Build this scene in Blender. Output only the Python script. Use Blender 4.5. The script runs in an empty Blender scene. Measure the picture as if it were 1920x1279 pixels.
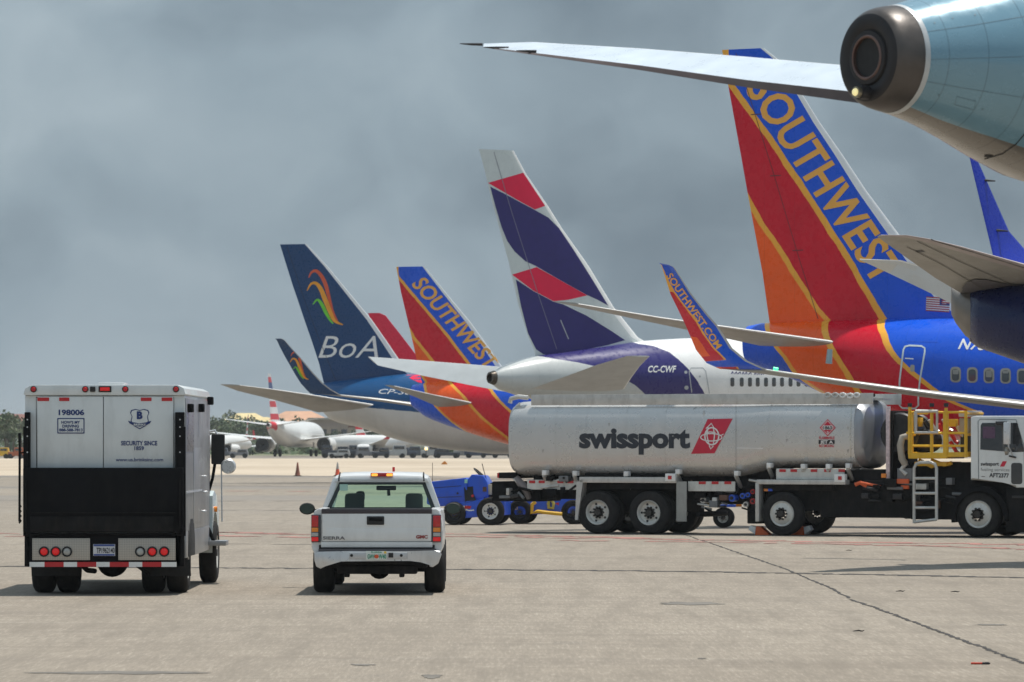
import bpy, bmesh, math, random
from mathutils import Vector, Matrix
from mathutils.bvhtree import BVHTree

random.seed(7)
F, CX, HY, CH = 8000.0, 960.0, 828.0, 2.3      # focal length in photo pixels, horizon row, eye height
scene = bpy.context.scene
COL = scene.collection
R = math.radians
V = Vector

def ray_dir(px, py):
    return V(((px - CX) / F, 1.0, (HY - py) / F))
def P(px, py, Z):
    d = ray_dir(px, py)
    return V((0, 0, CH)) + d * Z
def G(px, py):                                  # point of the ground seen at a photo pixel
    Z = CH * F / (py - HY)
    return V(((px - CX) / F * Z, Z, 0.0))

# ------------------------------------------------------------------ materials
def srgb(r, g, b):
    f = lambda c: (c / 12.92 if c <= .04045 else ((c + .055) / 1.055) ** 2.4)
    return tuple(f(c / 255) for c in (r, g, b))

class NT:
    """tiny helper for node trees"""
    def __init__(s, nt): s.nt = nt; s.n = nt.nodes; s.l = nt.links
    def new(s, t, **kw):
        nd = s.n.new(t)
        for k, v in kw.items(): setattr(nd, k, v)
        return nd
    def put(s, sock, v):
        if isinstance(v, bpy.types.NodeSocket): s.l.new(v, sock)
        else: sock.default_value = v
    def math(s, op, a, b=0.0, c=None):
        m = s.new('ShaderNodeMath', operation=op)
        s.put(m.inputs[0], a); s.put(m.inputs[1], b)
        if c is not None: s.put(m.inputs[2], c)
        return m.outputs[0]
    def mix(s, f, a, b):
        m = s.new('ShaderNodeMix', data_type='RGBA')
        s.put(m.inputs[0], f)
        for k, v in ((6, a), (7, b)):
            if not isinstance(v, bpy.types.NodeSocket): v = (*v[:3], 1)
            s.put(m.inputs[k], v)
        return m.outputs[2]
    def noise(s, vec, scale, detail=4, rough=.55):
        m = s.new('ShaderNodeTexNoise')
        s.put(m.inputs['Vector'], vec); m.inputs['Scale'].default_value = scale
        m.inputs['Detail'].default_value = detail; m.inputs['Roughness'].default_value = rough
        return m.outputs[0]
    def maprange(s, v, a, b, c, d, clamp=True):
        m = s.new('ShaderNodeMapRange', clamp=clamp)
        s.put(m.inputs[0], v)
        for i, x in enumerate((a, b, c, d)): s.put(m.inputs[i + 1], x)
        return m.outputs[0]
    def mapping(s, vec, scale=(1, 1, 1), rot=(0, 0, 0)):
        m = s.new('ShaderNodeMapping'); s.put(m.inputs[0], vec)
        m.inputs['Scale'].default_value = scale; m.inputs['Rotation'].default_value = rot
        return m.outputs[0]

def new_mat(name):
    m = bpy.data.materials.new(name); m.use_nodes = True
    t = NT(m.node_tree); b = t.n['Principled BSDF']
    return m, t, b

MATS = {}
def mat(name, col, rough=.5, metal=0., coat=0., var=.10, scale=3., dirt=0., emit=None, spec=.5, bump=0., flake=None):
    if name in MATS: return MATS[name]
    m, t, b = new_mat(name)
    tc = t.new('ShaderNodeTexCoord').outputs['Object']
    n = t.noise(tc, scale, 5, .6)
    f = t.maprange(n, .3, .7, 1 - var, 1 + var)
    mul = t.new('ShaderNodeMix', data_type='RGBA', blend_type='MULTIPLY'); mul.inputs[0].default_value = 1
    mul.inputs[6].default_value = (*col, 1)
    cmb = t.new('ShaderNodeCombineColor')
    for k in range(3): t.l.new(f, cmb.inputs[k])
    t.l.new(cmb.outputs[0], mul.inputs[7])
    c = mul.outputs[2]
    if dirt:
        n2 = t.noise(t.mapping(tc, (1.3, 1.3, .45)), scale * 1.7, 7, .7)
        c = t.mix(t.maprange(n2, .46, .78, 0, dirt), c, (.085, .072, .055))
    t.l.new(c, b.inputs['Base Color'])
    b.inputs['Metallic'].default_value = metal
    t.l.new(t.maprange(t.noise(tc, scale * 4, 4), .3, .7, max(.02, rough - .07), min(1, rough + .09)), b.inputs['Roughness'])
    b.inputs['Coat Weight'].default_value = coat; b.inputs['Coat Roughness'].default_value = .08
    b.inputs['Specular IOR Level'].default_value = spec
    if emit:
        b.inputs['Emission Color'].default_value = (*emit[:3], 1); b.inputs['Emission Strength'].default_value = emit[3]
    if bump:
        bp = t.new('ShaderNodeBump'); bp.inputs['Strength'].default_value = bump; bp.inputs['Distance'].default_value = .02
        t.l.new(t.noise(tc, scale * 9, 3), bp.inputs['Height']); t.l.new(bp.outputs[0], b.inputs['Normal'])
    MATS[name] = m
    return m

def livery(name, bounds, cols, rough=.3, belly=None, zbands=None, panel=0.9, var=.07, metal=0., coat=.12, lw=.010, ld=.86, spec=.35, wobble=.10):
    """colour fields of an aircraft, split by lines u = f(z) in the aircraft's own coordinates.
    bounds: list of [(z, u), ...] sorted along u; cols: one more colour than bounds. belly: (points (u, z), colour) below the line"""
    m, t, b = new_mat(name)
    tc = t.new('ShaderNodeTexCoord').outputs['Object']
    sp = t.new('ShaderNodeSeparateXYZ'); t.l.new(tc, sp.inputs[0])
    wob = t.math('MULTIPLY', t.math('SUBTRACT', t.noise(tc, 2.2, 4), .5), wobble)
    u, z = t.math('ADD', sp.outputs[0], wob), sp.outputs[2]
    def curve(pts, v):
        pts = sorted(pts); z0, z1 = pts[0][0], pts[-1][0]
        us = [p[1] for p in pts]; u0, u1 = min(us), max(us)
        if u1 - u0 < 1e-4: u1 = u0 + 1e-3
        fc = t.new('ShaderNodeFloatCurve'); cv = fc.mapping.curves[0]
        fc.mapping.use_clip = True
        nn = [((p[0] - z0) / (z1 - z0), (p[1] - u0) / (u1 - u0)) for p in pts]
        while len(cv.points) < len(nn): cv.points.new(.5, .5)
        for q, xy in zip(cv.points, nn): q.location = xy; q.handle_type = 'VECTOR'
        fc.mapping.update()
        t.l.new(t.maprange(v, z0, z1, 0, 1), fc.inputs['Value'])
        return t.maprange(fc.outputs[0], 0, 1, u0, u1)
    c = t.mix(0., cols[0], cols[0])
    for pts, cc in zip(bounds, cols[1:]):
        c = t.mix(t.math('GREATER_THAN', t.math('SUBTRACT', u, curve(pts, z)), 0.), c, cc)
    if zbands:
        for zz, cc in zbands: c = t.mix(t.math('GREATER_THAN', z, zz), c, cc)
    if belly:
        c = t.mix(t.math('LESS_THAN', t.math('SUBTRACT', t.math('ADD', z, wob), curve(belly[0], u)), 0.), c, belly[1])
    n = t.maprange(t.noise(tc, 1.1, 6, .6), .3, .7, 1 - var, 1 + var)
    # skin joints: thin darker frame lines round the body
    fr = t.math('ABSOLUTE', t.math('SUBTRACT', t.math('FRACT', t.math('DIVIDE', sp.outputs[0], panel)), .5))
    ln = t.maprange(fr, lw * .5, lw, ld, 1.)
    n = t.math('MULTIPLY', n, ln)
    st = t.maprange(t.noise(t.mapping(tc, (.35, 1, 2.2)), 3., 6, .7), .58, .9, 1., .88)
    n = t.math('MULTIPLY', n, st)
    mul = t.new('ShaderNodeMix', data_type='RGBA', blend_type='MULTIPLY'); mul.inputs[0].default_value = 1
    cmb = t.new('ShaderNodeCombineColor')
    for k in range(3): t.l.new(n, cmb.inputs[k])
    t.l.new(c, mul.inputs[6]); t.l.new(cmb.outputs[0], mul.inputs[7])
    t.l.new(mul.outputs[2], b.inputs['Base Color'])
    t.l.new(t.maprange(t.noise(tc, 5, 4), .3, .7, rough - .08, rough + .1), b.inputs['Roughness'])
    b.inputs['Metallic'].default_value = metal; b.inputs['Specular IOR Level'].default_value = spec
    b.inputs['Coat Weight'].default_value = coat; b.inputs['Coat Roughness'].default_value = .12
    MATS[name] = m
    return m

# ------------------------------------------------------------------ mesh builder
class MB:
    def __init__(s): s.bm = bmesh.new(); s.mats = []
    def mi(s, m):
        if m not in s.mats: s.mats.append(m)
        return s.mats.index(m)
    def _fin(s, faces, m, smooth=True):
        i = s.mi(m)
        for f in faces: f.material_index = i; f.smooth = smooth
    def hexa(s, c8, m, bev=0.):
        """8 corners: bottom 4 (ccw), top 4"""
        vs = [s.bm.verts.new(c) for c in c8]
        idx = [(3, 2, 1, 0), (4, 5, 6, 7), (0, 1, 5, 4), (1, 2, 6, 5), (2, 3, 7, 6), (3, 0, 4, 7)]
        fs = [s.bm.faces.new([vs[k] for k in q]) for q in idx]
        s._fin(fs, m)
        if bev:
            es = list({e for f in fs for e in f.edges})
            r = bmesh.ops.bevel(s.bm, geom=es, offset=bev, segments=2, profile=.6, affect='EDGES', clamp_overlap=True)
            s._fin(r['faces'], m)
        return s
    def box(s, x0, x1, y0, y1, z0, z1, m, bev=0.):
        x0, x1 = min(x0, x1), max(x0, x1); y0, y1 = min(y0, y1), max(y0, y1); z0, z1 = min(z0, z1), max(z0, z1)
        return s.hexa([(x0, y0, z0), (x1, y0, z0), (x1, y1, z0), (x0, y1, z0), (x0, y0, z1), (x1, y0, z1), (x1, y1, z1), (x0, y1, z1)], m, bev)
    def loft(s, rings, m, cap=True, closed=True):
        rv = [[s.bm.verts.new(p) for p in r] for r in rings]
        fs = []; n = len(rv[0])
        for a, b in zip(rv, rv[1:]):
            for k in range(n if closed else n - 1):
                j = (k + 1) % n
                try: fs.append(s.bm.faces.new((a[k], a[j], b[j], b[k])))
                except ValueError: pass
        if cap:
            for r, rev in ((rv[0], True), (rv[-1], False)):
                try: fs.append(s.bm.faces.new(list(reversed(r)) if rev else r))
                except ValueError: pass
        s._fin(fs, m)
        return fs
    def cyl(s, p0, p1, r0, m, r1=None, seg=18, cap=True):
        p0, p1 = V(p0), V(p1); r1 = r0 if r1 is None else r1
        d = (p1 - p0).normalized()
        a = d.orthogonal().normalized(); b = d.cross(a)
        ring = lambda p, r: [p + a * (r * math.cos(2 * math.pi * k / seg)) + b * (r * math.sin(2 * math.pi * k / seg)) for k in range(seg)]
        s.loft([ring(p0, r0), ring(p1, r1)], m, cap)
        return s
    def tube(s, pts, r, m, seg=8):
        pts = [V(p) for p in pts]; rings = []
        a = None
        for i, p in enumerate(pts):
            d = (pts[min(i + 1, len(pts) - 1)] - pts[max(i - 1, 0)]).normalized()
            if a is None: a = d.orthogonal().normalized()
            a = (a - d * a.dot(d)).normalized(); b = d.cross(a)
            rr = r[i] if isinstance(r, (list, tuple)) else r
            rings.append([p + a * (rr * math.cos(2 * math.pi * k / seg)) + b * (rr * math.sin(2 * math.pi * k / seg)) for k in range(seg)])
        s.loft(rings, m)
        return s
    def revolve(s, prof, m, axis='y', c=(0, 0, 0), seg=32, cap=True):
        """prof: (a, r) along the axis; open profile swept round the axis"""
        c = V(c); rings = []
        for a, r in prof:
            rg = []
            for k in range(seg):
                t = 2 * math.pi * k / seg
                q = {'y': (r * math.cos(t), a, r * math.sin(t)), 'x': (a, r * math.cos(t), r * math.sin(t)), 'z': (r * math.cos(t), r * math.sin(t), a)}[axis]
                rg.append(c + V(q))
            rings.append(rg)
        s.loft(rings, m, cap=cap)
        return s
    def prism(s, poly, y0, y1, m, plane='xz', bev=0.):
        f = {'xz': lambda a, b, d: (a, d, b), 'yz': lambda a, b, d: (d, a, b), 'xy': lambda a, b, d: (a, b, d)}[plane]
        A = [s.bm.verts.new(f(a, b, y0)) for a, b in poly]; B = [s.bm.verts.new(f(a, b, y1)) for a, b in poly]
        fs = [s.bm.faces.new(A), s.bm.faces.new(list(reversed(B)))]
        n = len(poly)
        for k in range(n):
            fs.append(s.bm.faces.new((A[k], B[k], B[(k + 1) % n], A[(k + 1) % n])))
        s._fin(fs, m)
        if bev:
            es = list({e for q in fs[:2] for e in q.edges})
            r = bmesh.ops.bevel(s.bm, geom=es, offset=bev, segments=2, profile=.6, affect='EDGES', clamp_overlap=True)
            s._fin(r['faces'], m)
        return s
    def sheet(s, pts, m):
        s._fin([s.bm.faces.new([s.bm.verts.new(p) for p in pts])], m, False)
        return s
    def bvh(s):
        s.bm.normal_update()
        return BVHTree.FromBMesh(s.bm)
    def build(s, name, parent=None, loc=None, rot=None, sharp=38):
        bmesh.ops.recalc_face_normals(s.bm, faces=s.bm.faces) if not getattr(s, 'keepn', False) else None
        me = bpy.data.meshes.new(name); s.bm.to_mesh(me); s.bm.free()
        for m in s.mats: me.materials.append(m)
        me.set_sharp_from_angle(angle=R(sharp))
        o = bpy.data.objects.new(name, me); COL.objects.link(o)
        if parent: o.parent = parent
        if loc: o.location = loc
        if rot: o.rotation_euler = rot
        return o

def tag(o, label=None, cat=None, group=None, kind=None):
    if label: o['label'] = label
    if cat: o['category'] = cat
    if group: o['group'] = group
    if kind: o['kind'] = kind
    return o

class Fr:
    """a thing's frame: origin on the ground, +x forward, +y to its left"""
    def __init__(s, X, Y, ang, name=None, label=None, cat=None, group=None):
        s.o = V((X, Y, 0)); s.a = R(ang)
        s.h = V((math.cos(s.a), math.sin(s.a), 0)); s.l = V((-math.sin(s.a), math.cos(s.a), 0))
        s.M = Matrix.Translation(s.o) @ Matrix.Rotation(s.a, 4, 'Z'); s.Mi = s.M.inverted()
        s.root = None
        if name:
            e = bpy.data.objects.new(name, None); COL.objects.link(e)
            e.location = s.o; e.rotation_euler = (0, 0, s.a); e.empty_display_size = .5
            s.root = tag(e, label, cat, group)
    def loc(s, p): return s.Mi @ V(p)
    def at(s, px, py, v=0.):
        """local point where the sight line through a photo pixel meets the upright plane v metres right of the centre line"""
        d = ray_dir(px, py); c = V((0, 0, CH))
        t = (-v - (c - s.o).dot(s.l)) / d.dot(s.l)
        return s.loc(c + d * t)
    def Z(s, px, py, Z): return s.loc(P(px, py, Z))
    def hit(s, bvh, px, py):
        o = s.loc((0, 0, CH)); d = (s.Mi.to_3x3() @ ray_dir(px, py)).normalized()
        return bvh.ray_cast(o, d)

def flat_poly(polys):
    b = bmesh.new()
    for p in polys:
        try: b.faces.new([b.verts.new((x, -y, 0)) for x, y in p])
        except ValueError: pass
    bmesh.ops.triangulate(b, faces=b.faces)
    return b

_tcache = {}
def text_bm(txt, bold=.012, shear=0., spacing=1., res=3):
    cu = bpy.data.curves.new('lettering', 'FONT'); cu.body = txt; cu.offset = bold; cu.shear = shear
    cu.space_character = spacing; cu.resolution_u = res; cu.fill_mode = 'FRONT'
    o = bpy.data.objects.new('lettering', cu); COL.objects.link(o)
    dg = bpy.context.evaluated_depsgraph_get(); dg.update()
    me = bpy.data.meshes.new_from_object(o.evaluated_get(dg))
    b = bmesh.new(); b.from_mesh(me)
    bpy.data.objects.remove(o); bpy.data.curves.remove(cu); bpy.data.meshes.remove(me)
    return b

def text_px(txt, p0, p1, up, **kw):
    """lettering whose baseline runs p0->p1 in photo pixels, capitals reaching to p0+up"""
    b = text_bm(txt, **kw)
    xs = [v.co.x for v in b.verts]; x0, x1 = min(xs), max(xs)
    ch = .70
    for v in b.verts:
        a = (v.co.x - x0) / (x1 - x0); c = v.co.y / ch
        v.co = V((p0[0] + a * (p1[0] - p0[0]) + c * up[0], -(p0[1] + a * (p1[1] - p0[1]) + c * up[1]), 0))
    return b

def decal(mb, fr, b2, m, grid=7., eps=.006, smooth=True, edge_v=0.):
    """paint: flat shapes given in photo pixels laid onto the surface of mb, a few mm proud"""
    if isinstance(b2, (list, tuple)): b2 = flat_poly(b2)
    if not b2.verts: return
    if grid:
        for ax in (0, 1):
            lo = min(v.co[ax] for v in b2.verts); hi = max(v.co[ax] for v in b2.verts)
            n = int((hi - lo) / grid)
            for k in range(1, n + 1):
                co = V((0, 0, 0)); co[ax] = lo + k * (hi - lo) / (n + 1)
                no = V((0, 0, 0)); no[ax] = 1
                bmesh.ops.bisect_plane(b2, geom=b2.verts[:] + b2.edges[:] + b2.faces[:], plane_co=co, plane_no=no, dist=1e-5)
    bv = mb.bvh(); vm = {}
    o = fr.loc((0, 0, CH))
    for v in b2.verts:
        h, n, i, d = fr.hit(bv, v.co.x, -v.co.y)
        if h is None:                       # just past the outline: clamp to the nearest skin
            h, n, i, d = bv.find_nearest(fr.at(v.co.x, -v.co.y, edge_v))
            if h is None or d > .35: continue
        tc = (o - h).normalized()
        if n.dot(tc) < 0: n = -n
        vm[v] = (h, n)
    mp = {}
    fs = []
    for f in b2.faces:
        if not all(v in vm for v in f.verts): continue
        hs = [vm[v][0] for v in f.verts]
        ds = [(h - o).length for h in hs]
        if max(ds) - min(ds) > 1.5: continue
        vs = []
        for v in f.verts:
            if v not in mp: mp[v] = mb.bm.verts.new(vm[v][0] + vm[v][1] * eps)
            vs.append(mp[v])
        try: fs.append(mb.bm.faces.new(vs))
        except ValueError: pass
    mb._fin(fs, m, smooth)
    b2.free()

def stroke(pts, w):
    """ribbon polygon round a pixel polyline; w a width or a list"""
    L, Rr = [], []
    n = len(pts)
    for i, p in enumerate(pts):
        a, b = pts[max(i - 1, 0)], pts[min(i + 1, n - 1)]
        dx, dy = b[0] - a[0], b[1] - a[1]; q = math.hypot(dx, dy) or 1
        h = (w[i] if isinstance(w, (list, tuple)) else w) / 2
        L.append((p[0] - dy / q * h, p[1] + dx / q * h)); Rr.append((p[0] + dy / q * h, p[1] - dx / q * h))
    return [[L[i], L[i + 1], Rr[i + 1], Rr[i]] for i in range(n - 1)]

def soft(pts, w=None, n=4):
    """Catmull-Rom smoothing of a pixel polyline (and its widths)"""
    out, ow = [], []
    for i in range(len(pts) - 1):
        P_ = [pts[max(i - 1, 0)], pts[i], pts[i + 1], pts[min(i + 2, len(pts) - 1)]]
        for k in range(n):
            t = k / n
            out.append(tuple(.5 * (2 * P_[1][a] + (P_[2][a] - P_[0][a]) * t + (2 * P_[0][a] - 5 * P_[1][a] + 4 * P_[2][a] - P_[3][a]) * t * t + (3 * P_[1][a] - P_[0][a] - 3 * P_[2][a] + P_[3][a]) * t ** 3) for a in (0, 1)))
            if w: ow.append(w[i] + (w[i + 1] - w[i]) * t)
    out.append(pts[-1])
    if w: ow.append(w[-1])
    return (out, ow) if w else out
def rrect(x0, y0, x1, y1, r, n=3):
    out = []
    for cx, cy, a0 in ((x1 - r, y1 - r, 0), (x0 + r, y1 - r, 90), (x0 + r, y0 + r, 180), (x1 - r, y0 + r, 270)):
        for k in range(n + 1):
            t = R(a0 + 90 * k / n); out.append((cx + r * math.cos(t), cy + r * math.sin(t)))
    return out
def disc(cx, cy, rx, ry=None, n=16):
    ry = ry or rx
    return [(cx + rx * math.cos(2 * math.pi * k / n), cy + ry * math.sin(2 * math.pi * k / n)) for k in range(n)]
def ringpx(cx, cy, rx, ry, w, n=24):
    p = [(cx + rx * math.cos(2 * math.pi * k / n), cy + ry * math.sin(2 * math.pi * k / n)) for k in range(n + 1)]
    return stroke(p, w)
# ================================================================== camera, light, sky
cam = bpy.data.cameras.new('camera'); cam_o = bpy.data.objects.new('camera', cam); COL.objects.link(cam_o)
cam_o.location = (0, 0, CH); cam_o.rotation_euler = (R(90), 0, 0)
cam.sensor_width = 36; cam.lens = F / 1920 * 36
cam.shift_y = (HY - 639.5) / 1920
cam.clip_start = .5; cam.clip_end = 20000
cam.dof.use_dof = True; cam.dof.focus_distance = 70; cam.dof.aperture_fstop = 6.3
scene.camera = cam_o
scene.view_settings.view_transform = 'Standard'; scene.view_settings.look = 'None'
scene.view_settings.exposure = .27; scene.view_settings.gamma = 1

SUN_EL, SUN_AZ = 75, 52        # azimuth clockwise from +Y: beyond the scene and to the right
sd = V((math.sin(R(SUN_AZ)) * math.cos(R(SUN_EL)), math.cos(R(SUN_AZ)) * math.cos(R(SUN_EL)), math.sin(R(SUN_EL))))
sun = bpy.data.lights.new('sun', 'SUN'); sun.energy = 3.5; sun.angle = R(1.2); sun.color = (1, .955, .88)
sun_o = bpy.data.objects.new('sun', sun); COL.objects.link(sun_o)
sun_o.rotation_euler = sd.to_track_quat('Z', 'Y').to_euler(); sun_o.location = sd * 300

w = bpy.data.worlds.new('World'); scene.world = w; w.use_nodes = True
t = NT(w.node_tree); t.n.clear()
sky = t.new('ShaderNodeTexSky', sky_type='NISHITA'); sky.sun_disc = False
sky.sun_elevation = R(SUN_EL); sky.sun_rotation = R(SUN_AZ); sky.dust_density = 4; sky.air_density = 1.2
bg1 = t.new('ShaderNodeBackground'); t.l.new(sky.outputs[0], bg1.inputs[0]); bg1.inputs[1].default_value = .10
tc = t.new('ShaderNodeTexCoord').outputs['Generated']
mp = t.mapping(tc, (1, 1, 1.35))
warp = t.new('ShaderNodeTexNoise'); t.l.new(tc, warp.inputs['Vector']); warp.inputs['Scale'].default_value = 14; warp.inputs['Detail'].default_value = 3
wv = t.new('ShaderNodeVectorMath', operation='MULTIPLY_ADD'); t.l.new(warp.outputs[1], wv.inputs[0]); wv.inputs[1].default_value = (.09, .09, .09); t.l.new(mp, wv.inputs[2])
n1 = t.noise(wv.outputs[0], 11.0, 5, .45); n2 = t.noise(mp, 4.3, 2, .4); n3 = t.noise(wv.outputs[0], 30, 5, .5)
cl = t.math('ADD', t.math('ADD', t.math('MULTIPLY', n1, .50), t.math('MULTIPLY', n2, .57)), t.math('MULTIPLY', n3, .14))
ramp = t.new('ShaderNodeValToRGB'); t.l.new(cl, ramp.inputs[0])
e = ramp.color_ramp.elements
e[0].position = .45; e[0].color = (*srgb(96, 113, 127), 1)
e[1].position = .80; e[1].color = (*srgb(174, 188, 196), 1)
x = ramp.color_ramp.elements.new(.60); x.color = (*srgb(135, 152, 164), 1)
bg2 = t.new('ShaderNodeBackground'); t.l.new(ramp.outputs[0], bg2.inputs[0])
sz = t.new('ShaderNodeSeparateXYZ'); t.l.new(tc, sz.inputs[0])
t.l.new(t.maprange(sz.outputs[2], .10, .75, 1.0, 1.45), bg2.inputs[1])
mx = t.new('ShaderNodeMixShader'); mx.inputs[0].default_value = .88
t.l.new(bg1.outputs[0], mx.inputs[1]); t.l.new(bg2.outputs[0], mx.inputs[2])
out = t.new('ShaderNodeOutputWorld'); t.l.new(mx.outputs[0], out.inputs[0])

# ================================================================== ground
def ground_mat():
    m, t, b = new_mat('apron_concrete')
    tc = t.new('ShaderNodeTexCoord').outputs['Object']
    sp = t.new('ShaderNodeSeparateXYZ'); t.l.new(tc, sp.inputs[0])
    big = t.noise(t.mapping(tc, (.05, .028, 1)), 1.0, 6, .62)
    c = t.mix(t.maprange(big, .35, .68, 0, 1), (.305, .258, .205), (.41, .355, .29))
    streak = t.noise(t.mapping(tc, (.10, .55, 1)), 1.0, 8, .68)          # sweeping and tyre marks across
    c = t.mix(t.maprange(streak, .48, .72, 0, .8), c, (.235, .20, .165))
    st2 = t.noise(t.mapping(tc, (.22, .9, 1), (0, 0, .12)), 1.3, 8, .72)
    c = t.mix(t.maprange(st2, .56, .74, 0, .75), c, (.52, .465, .395))
    fine = t.noise(tc, 14, 8, .75)
    c = t.mix(t.maprange(fine, .3, .7, 0, .5), c, (.20, .172, .14))
    pits = t.noise(t.mapping(tc, (1, .6, 1)), 3.2, 2, .5)
    c = t.mix(t.maprange(pits, .73, .76, 0, .5), c, (.10, .09, .08))
    gr = t.noise(t.mapping(tc, (26, 1.5, 1)), 1.0, 6, .8)
    c = t.mix(t.maprange(gr, .36, .62, .62, 0), c, (.185, .16, .13))
    c = t.mix(t.maprange(gr, .54, .74, 0, .45), c, (.56, .51, .44))
    mot = t.noise(t.mapping(tc, (2.2, .22, 1)), 1.0, 7, .72)
    c = t.mix(t.maprange(mot, .46, .66, 0, .7), c, (.195, .168, .136))
    oil = t.noise(t.mapping(tc, (.35, .16, 1)), 1.0, 4, .55)
    c = t.mix(t.maprange(oil, .66, .74, 0, .45), c, (.13, .118, .105))
    # beyond the near slabs the pavement turns to grey asphalt lanes and pale ones
    far = t.noise(t.mapping(tc, (.004, .022, 1)), 1.0, 5, .6)
    fz = t.maprange(sp.outputs[1], 100, 190, 0, 1)
    sw = t.noise(t.mapping(tc, (.16, 2.2, 1), (0, 0, -.05)), 1.0, 7, .7)
    c = t.mix(t.maprange(sw, .50, .70, 0, .6), c, (.205, .172, .138))
    sc_ = t.noise(t.mapping(tc, (2.5, .35, 1), (0, 0, .5)), 1.0, 5, .7)
    c = t.mix(t.maprange(sc_, .60, .76, 0, .5), c, (.19, .16, .13))
    c = t.mix(t.math('MULTIPLY', fz, t.maprange(far, .46, .56, 0, .75)), c, (.215, .198, .18))
    t.l.new(c, b.inputs['Base Color'])
    b.inputs['Roughness'].default_value = .86; b.inputs['Specular IOR Level'].default_value = .25
    bp = t.new('ShaderNodeBump'); bp.inputs['Strength'].default_value = .35; bp.inputs['Distance'].default_value = .01
    t.l.new(fine, bp.inputs['Height']); t.l.new(bp.outputs[0], b.inputs['Normal'])
    return m
def sheet(name, pts, m, kind='structure'):
    mb = MB(); mb.sheet(pts, m); mb.keepn = True
    o = mb.build(name); tag(o, kind=kind); return o

sheet('apron', [(-900, -60, 0), (900, -60, 0), (900, 700, 0), (-900, 700, 0)], ground_mat())
mg = mat('far_grass', (.16, .17, .09), .95, var=.35, scale=.03)
sheet('grass_field', [(-5000, 700, -.01), (5000, 700, -.01), (9000, 9000, -.01), (-9000, 9000, -.01)], mg)
def sand_mat():
    m, t, b = new_mat('dry_sand')
    tc = t.new('ShaderNodeTexCoord').outputs['Object']
    n = t.noise(t.mapping(tc, (.03, .012, 1)), 1, 7, .65)
    c = t.mix(t.maprange(n, .35, .65, 0, 1), (.41, .33, .24), (.55, .46, .355))
    n = t.noise(t.mapping(tc, (.15, .03, 1)), 1, 7, .7)
    c = t.mix(t.maprange(n, .55, .75, 0, .6), c, (.33, .27, .19))
    t.l.new(c, b.inputs['Base Color']); b.inputs['Roughness'].default_value = .95
    return m
rs = random.Random(3)
sand_pts = []
for k in range(60):
    X = -90 + k * 3.2; sand_pts.append((X, 283 + 10 * math.sin(k * .37) + rs.uniform(-7, 7), .004))
for k in range(60):
    X = 110 - k * 3.6; sand_pts.append((X, 575 + rs.uniform(-12, 12), .004))
sheet('sand_strip', sand_pts, sand_mat())

def crack(name, pixels, wid, m, z=.004, step=.35, jit=.5, gap=0.):
    """joint or line on the ground through photo points, with a ragged width"""
    r = random.Random(name + str(pixels[0]))
    g = [G(*p) for p in pixels]; mb = MB(); mb.keepn = True
    prev = None
    for a, b in zip(g, g[1:]):
        n = max(1, int((b - a).length / step)); d = (b - a).normalized(); s = V((-d.y, d.x, 0))
        for k in range(n + 1):
            p = a.lerp(b, k / n); w1, w2 = wid * r.uniform(1 - jit, 1 + jit), wid * r.uniform(1 - jit, 1 + jit)
            q = p + s * wid * r.uniform(-jit, jit)
            cur = (q + s * w1 / 2 + V((0, 0, z)), q - s * w2 / 2 + V((0, 0, z)))
            if prev and k and r.random() >= gap: mb.sheet([prev[0], prev[1], cur[1], cur[0]], m)
            prev = cur
    o = mb.build(name); tag(o, kind='structure'); return o
mj = mat('joint_filler', (.045, .04, .036), .9, var=.3)
mr = mat('worn_red_line', (.33, .155, .13), .85, var=.35, scale=.6)
crack('pavement_joint', [(-40, 1062), (400, 1065), (880, 1068), (1300, 1072), (1960, 1084)], .42, mj, step=.16, jit=.45)
crack('pavement_joint', [(1262, 996), (1330, 1018), (1470, 1066), (1560, 1104), (1592, 1122)], .05, mj, step=.3)
crack('pavement_joint', [(1594, 1124), (1650, 1143), (1760, 1184), (1850, 1217), (1960, 1260)], .055, mj, step=.12)
mj2 = mat('faint_joint', (.17, .145, .12), .9, var=.3)
crack('pavement_joint', [(-40, 895), (300, 893), (960, 893)], 3.4, mj2, z=.005, step=1.5)
crack('pavement_joint', [(-40, 914), (300, 911), (620, 912)], 2.0, mj2, z=.005, step=1.2, gap=.15)
crack('pavement_joint', [(-40, 938), (420, 940), (600, 939)], 1.2, mj2, step=.8, gap=.2)
crack('pavement_joint', [(400, 957), (600, 958)], .8, mj2, step=.8, gap=.3)
crack('pavement_joint', [(400, 1020), (590, 1021)], .35, mj2, step=.4, gap=.35)
crack('red_line', [(-40, 1001), (420, 998), (600, 1003)], .8, mr, z=.006, step=.3, gap=.08, jit=.6)
crack('red_line', [(830, 1001), (1100, 1007), (1250, 1012), (1960, 1022)], .75, mr, z=.006, step=.3, gap=.12, jit=.6)
crack('red_line', [(1050, 1014), (1350, 1017), (1700, 1023), (1960, 1031)], .55, mr, z=.008, step=.3, gap=.2, jit=.6)
crack('red_line', [(400, 1004), (600, 1009)], .6, mr, z=.008, step=.3, gap=.25)
crack('red_line', [(830, 1006), (1100, 1010)], .5, mr, z=.010, step=.3, gap=.25)
crack('red_line', [(420, 921), (600, 922)], 1.2, mr, z=.006, step=.8, gap=.2)
crack('red_line', [(-40, 1006), (60, 1006)], .5, mr, z=.006, step=.3, gap=.2)
mo = mat('oil_or_shadow_patch', (.16, .143, .122), .8, var=.25, scale=1.2)
def stain_or_shadow(cx, cy, rx, ry, seed):
    r = random.Random(seed); pts = []
    for k in range(26):
        a = 2 * math.pi * k / 26; q = r.uniform(.62, 1.12)
        p = G(cx + rx * q * math.cos(a), cy + ry * q * math.sin(a)); pts.append((p.x, p.y, .0045))
    sheet('oil_or_shadow_patch', pts, mo)
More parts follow.
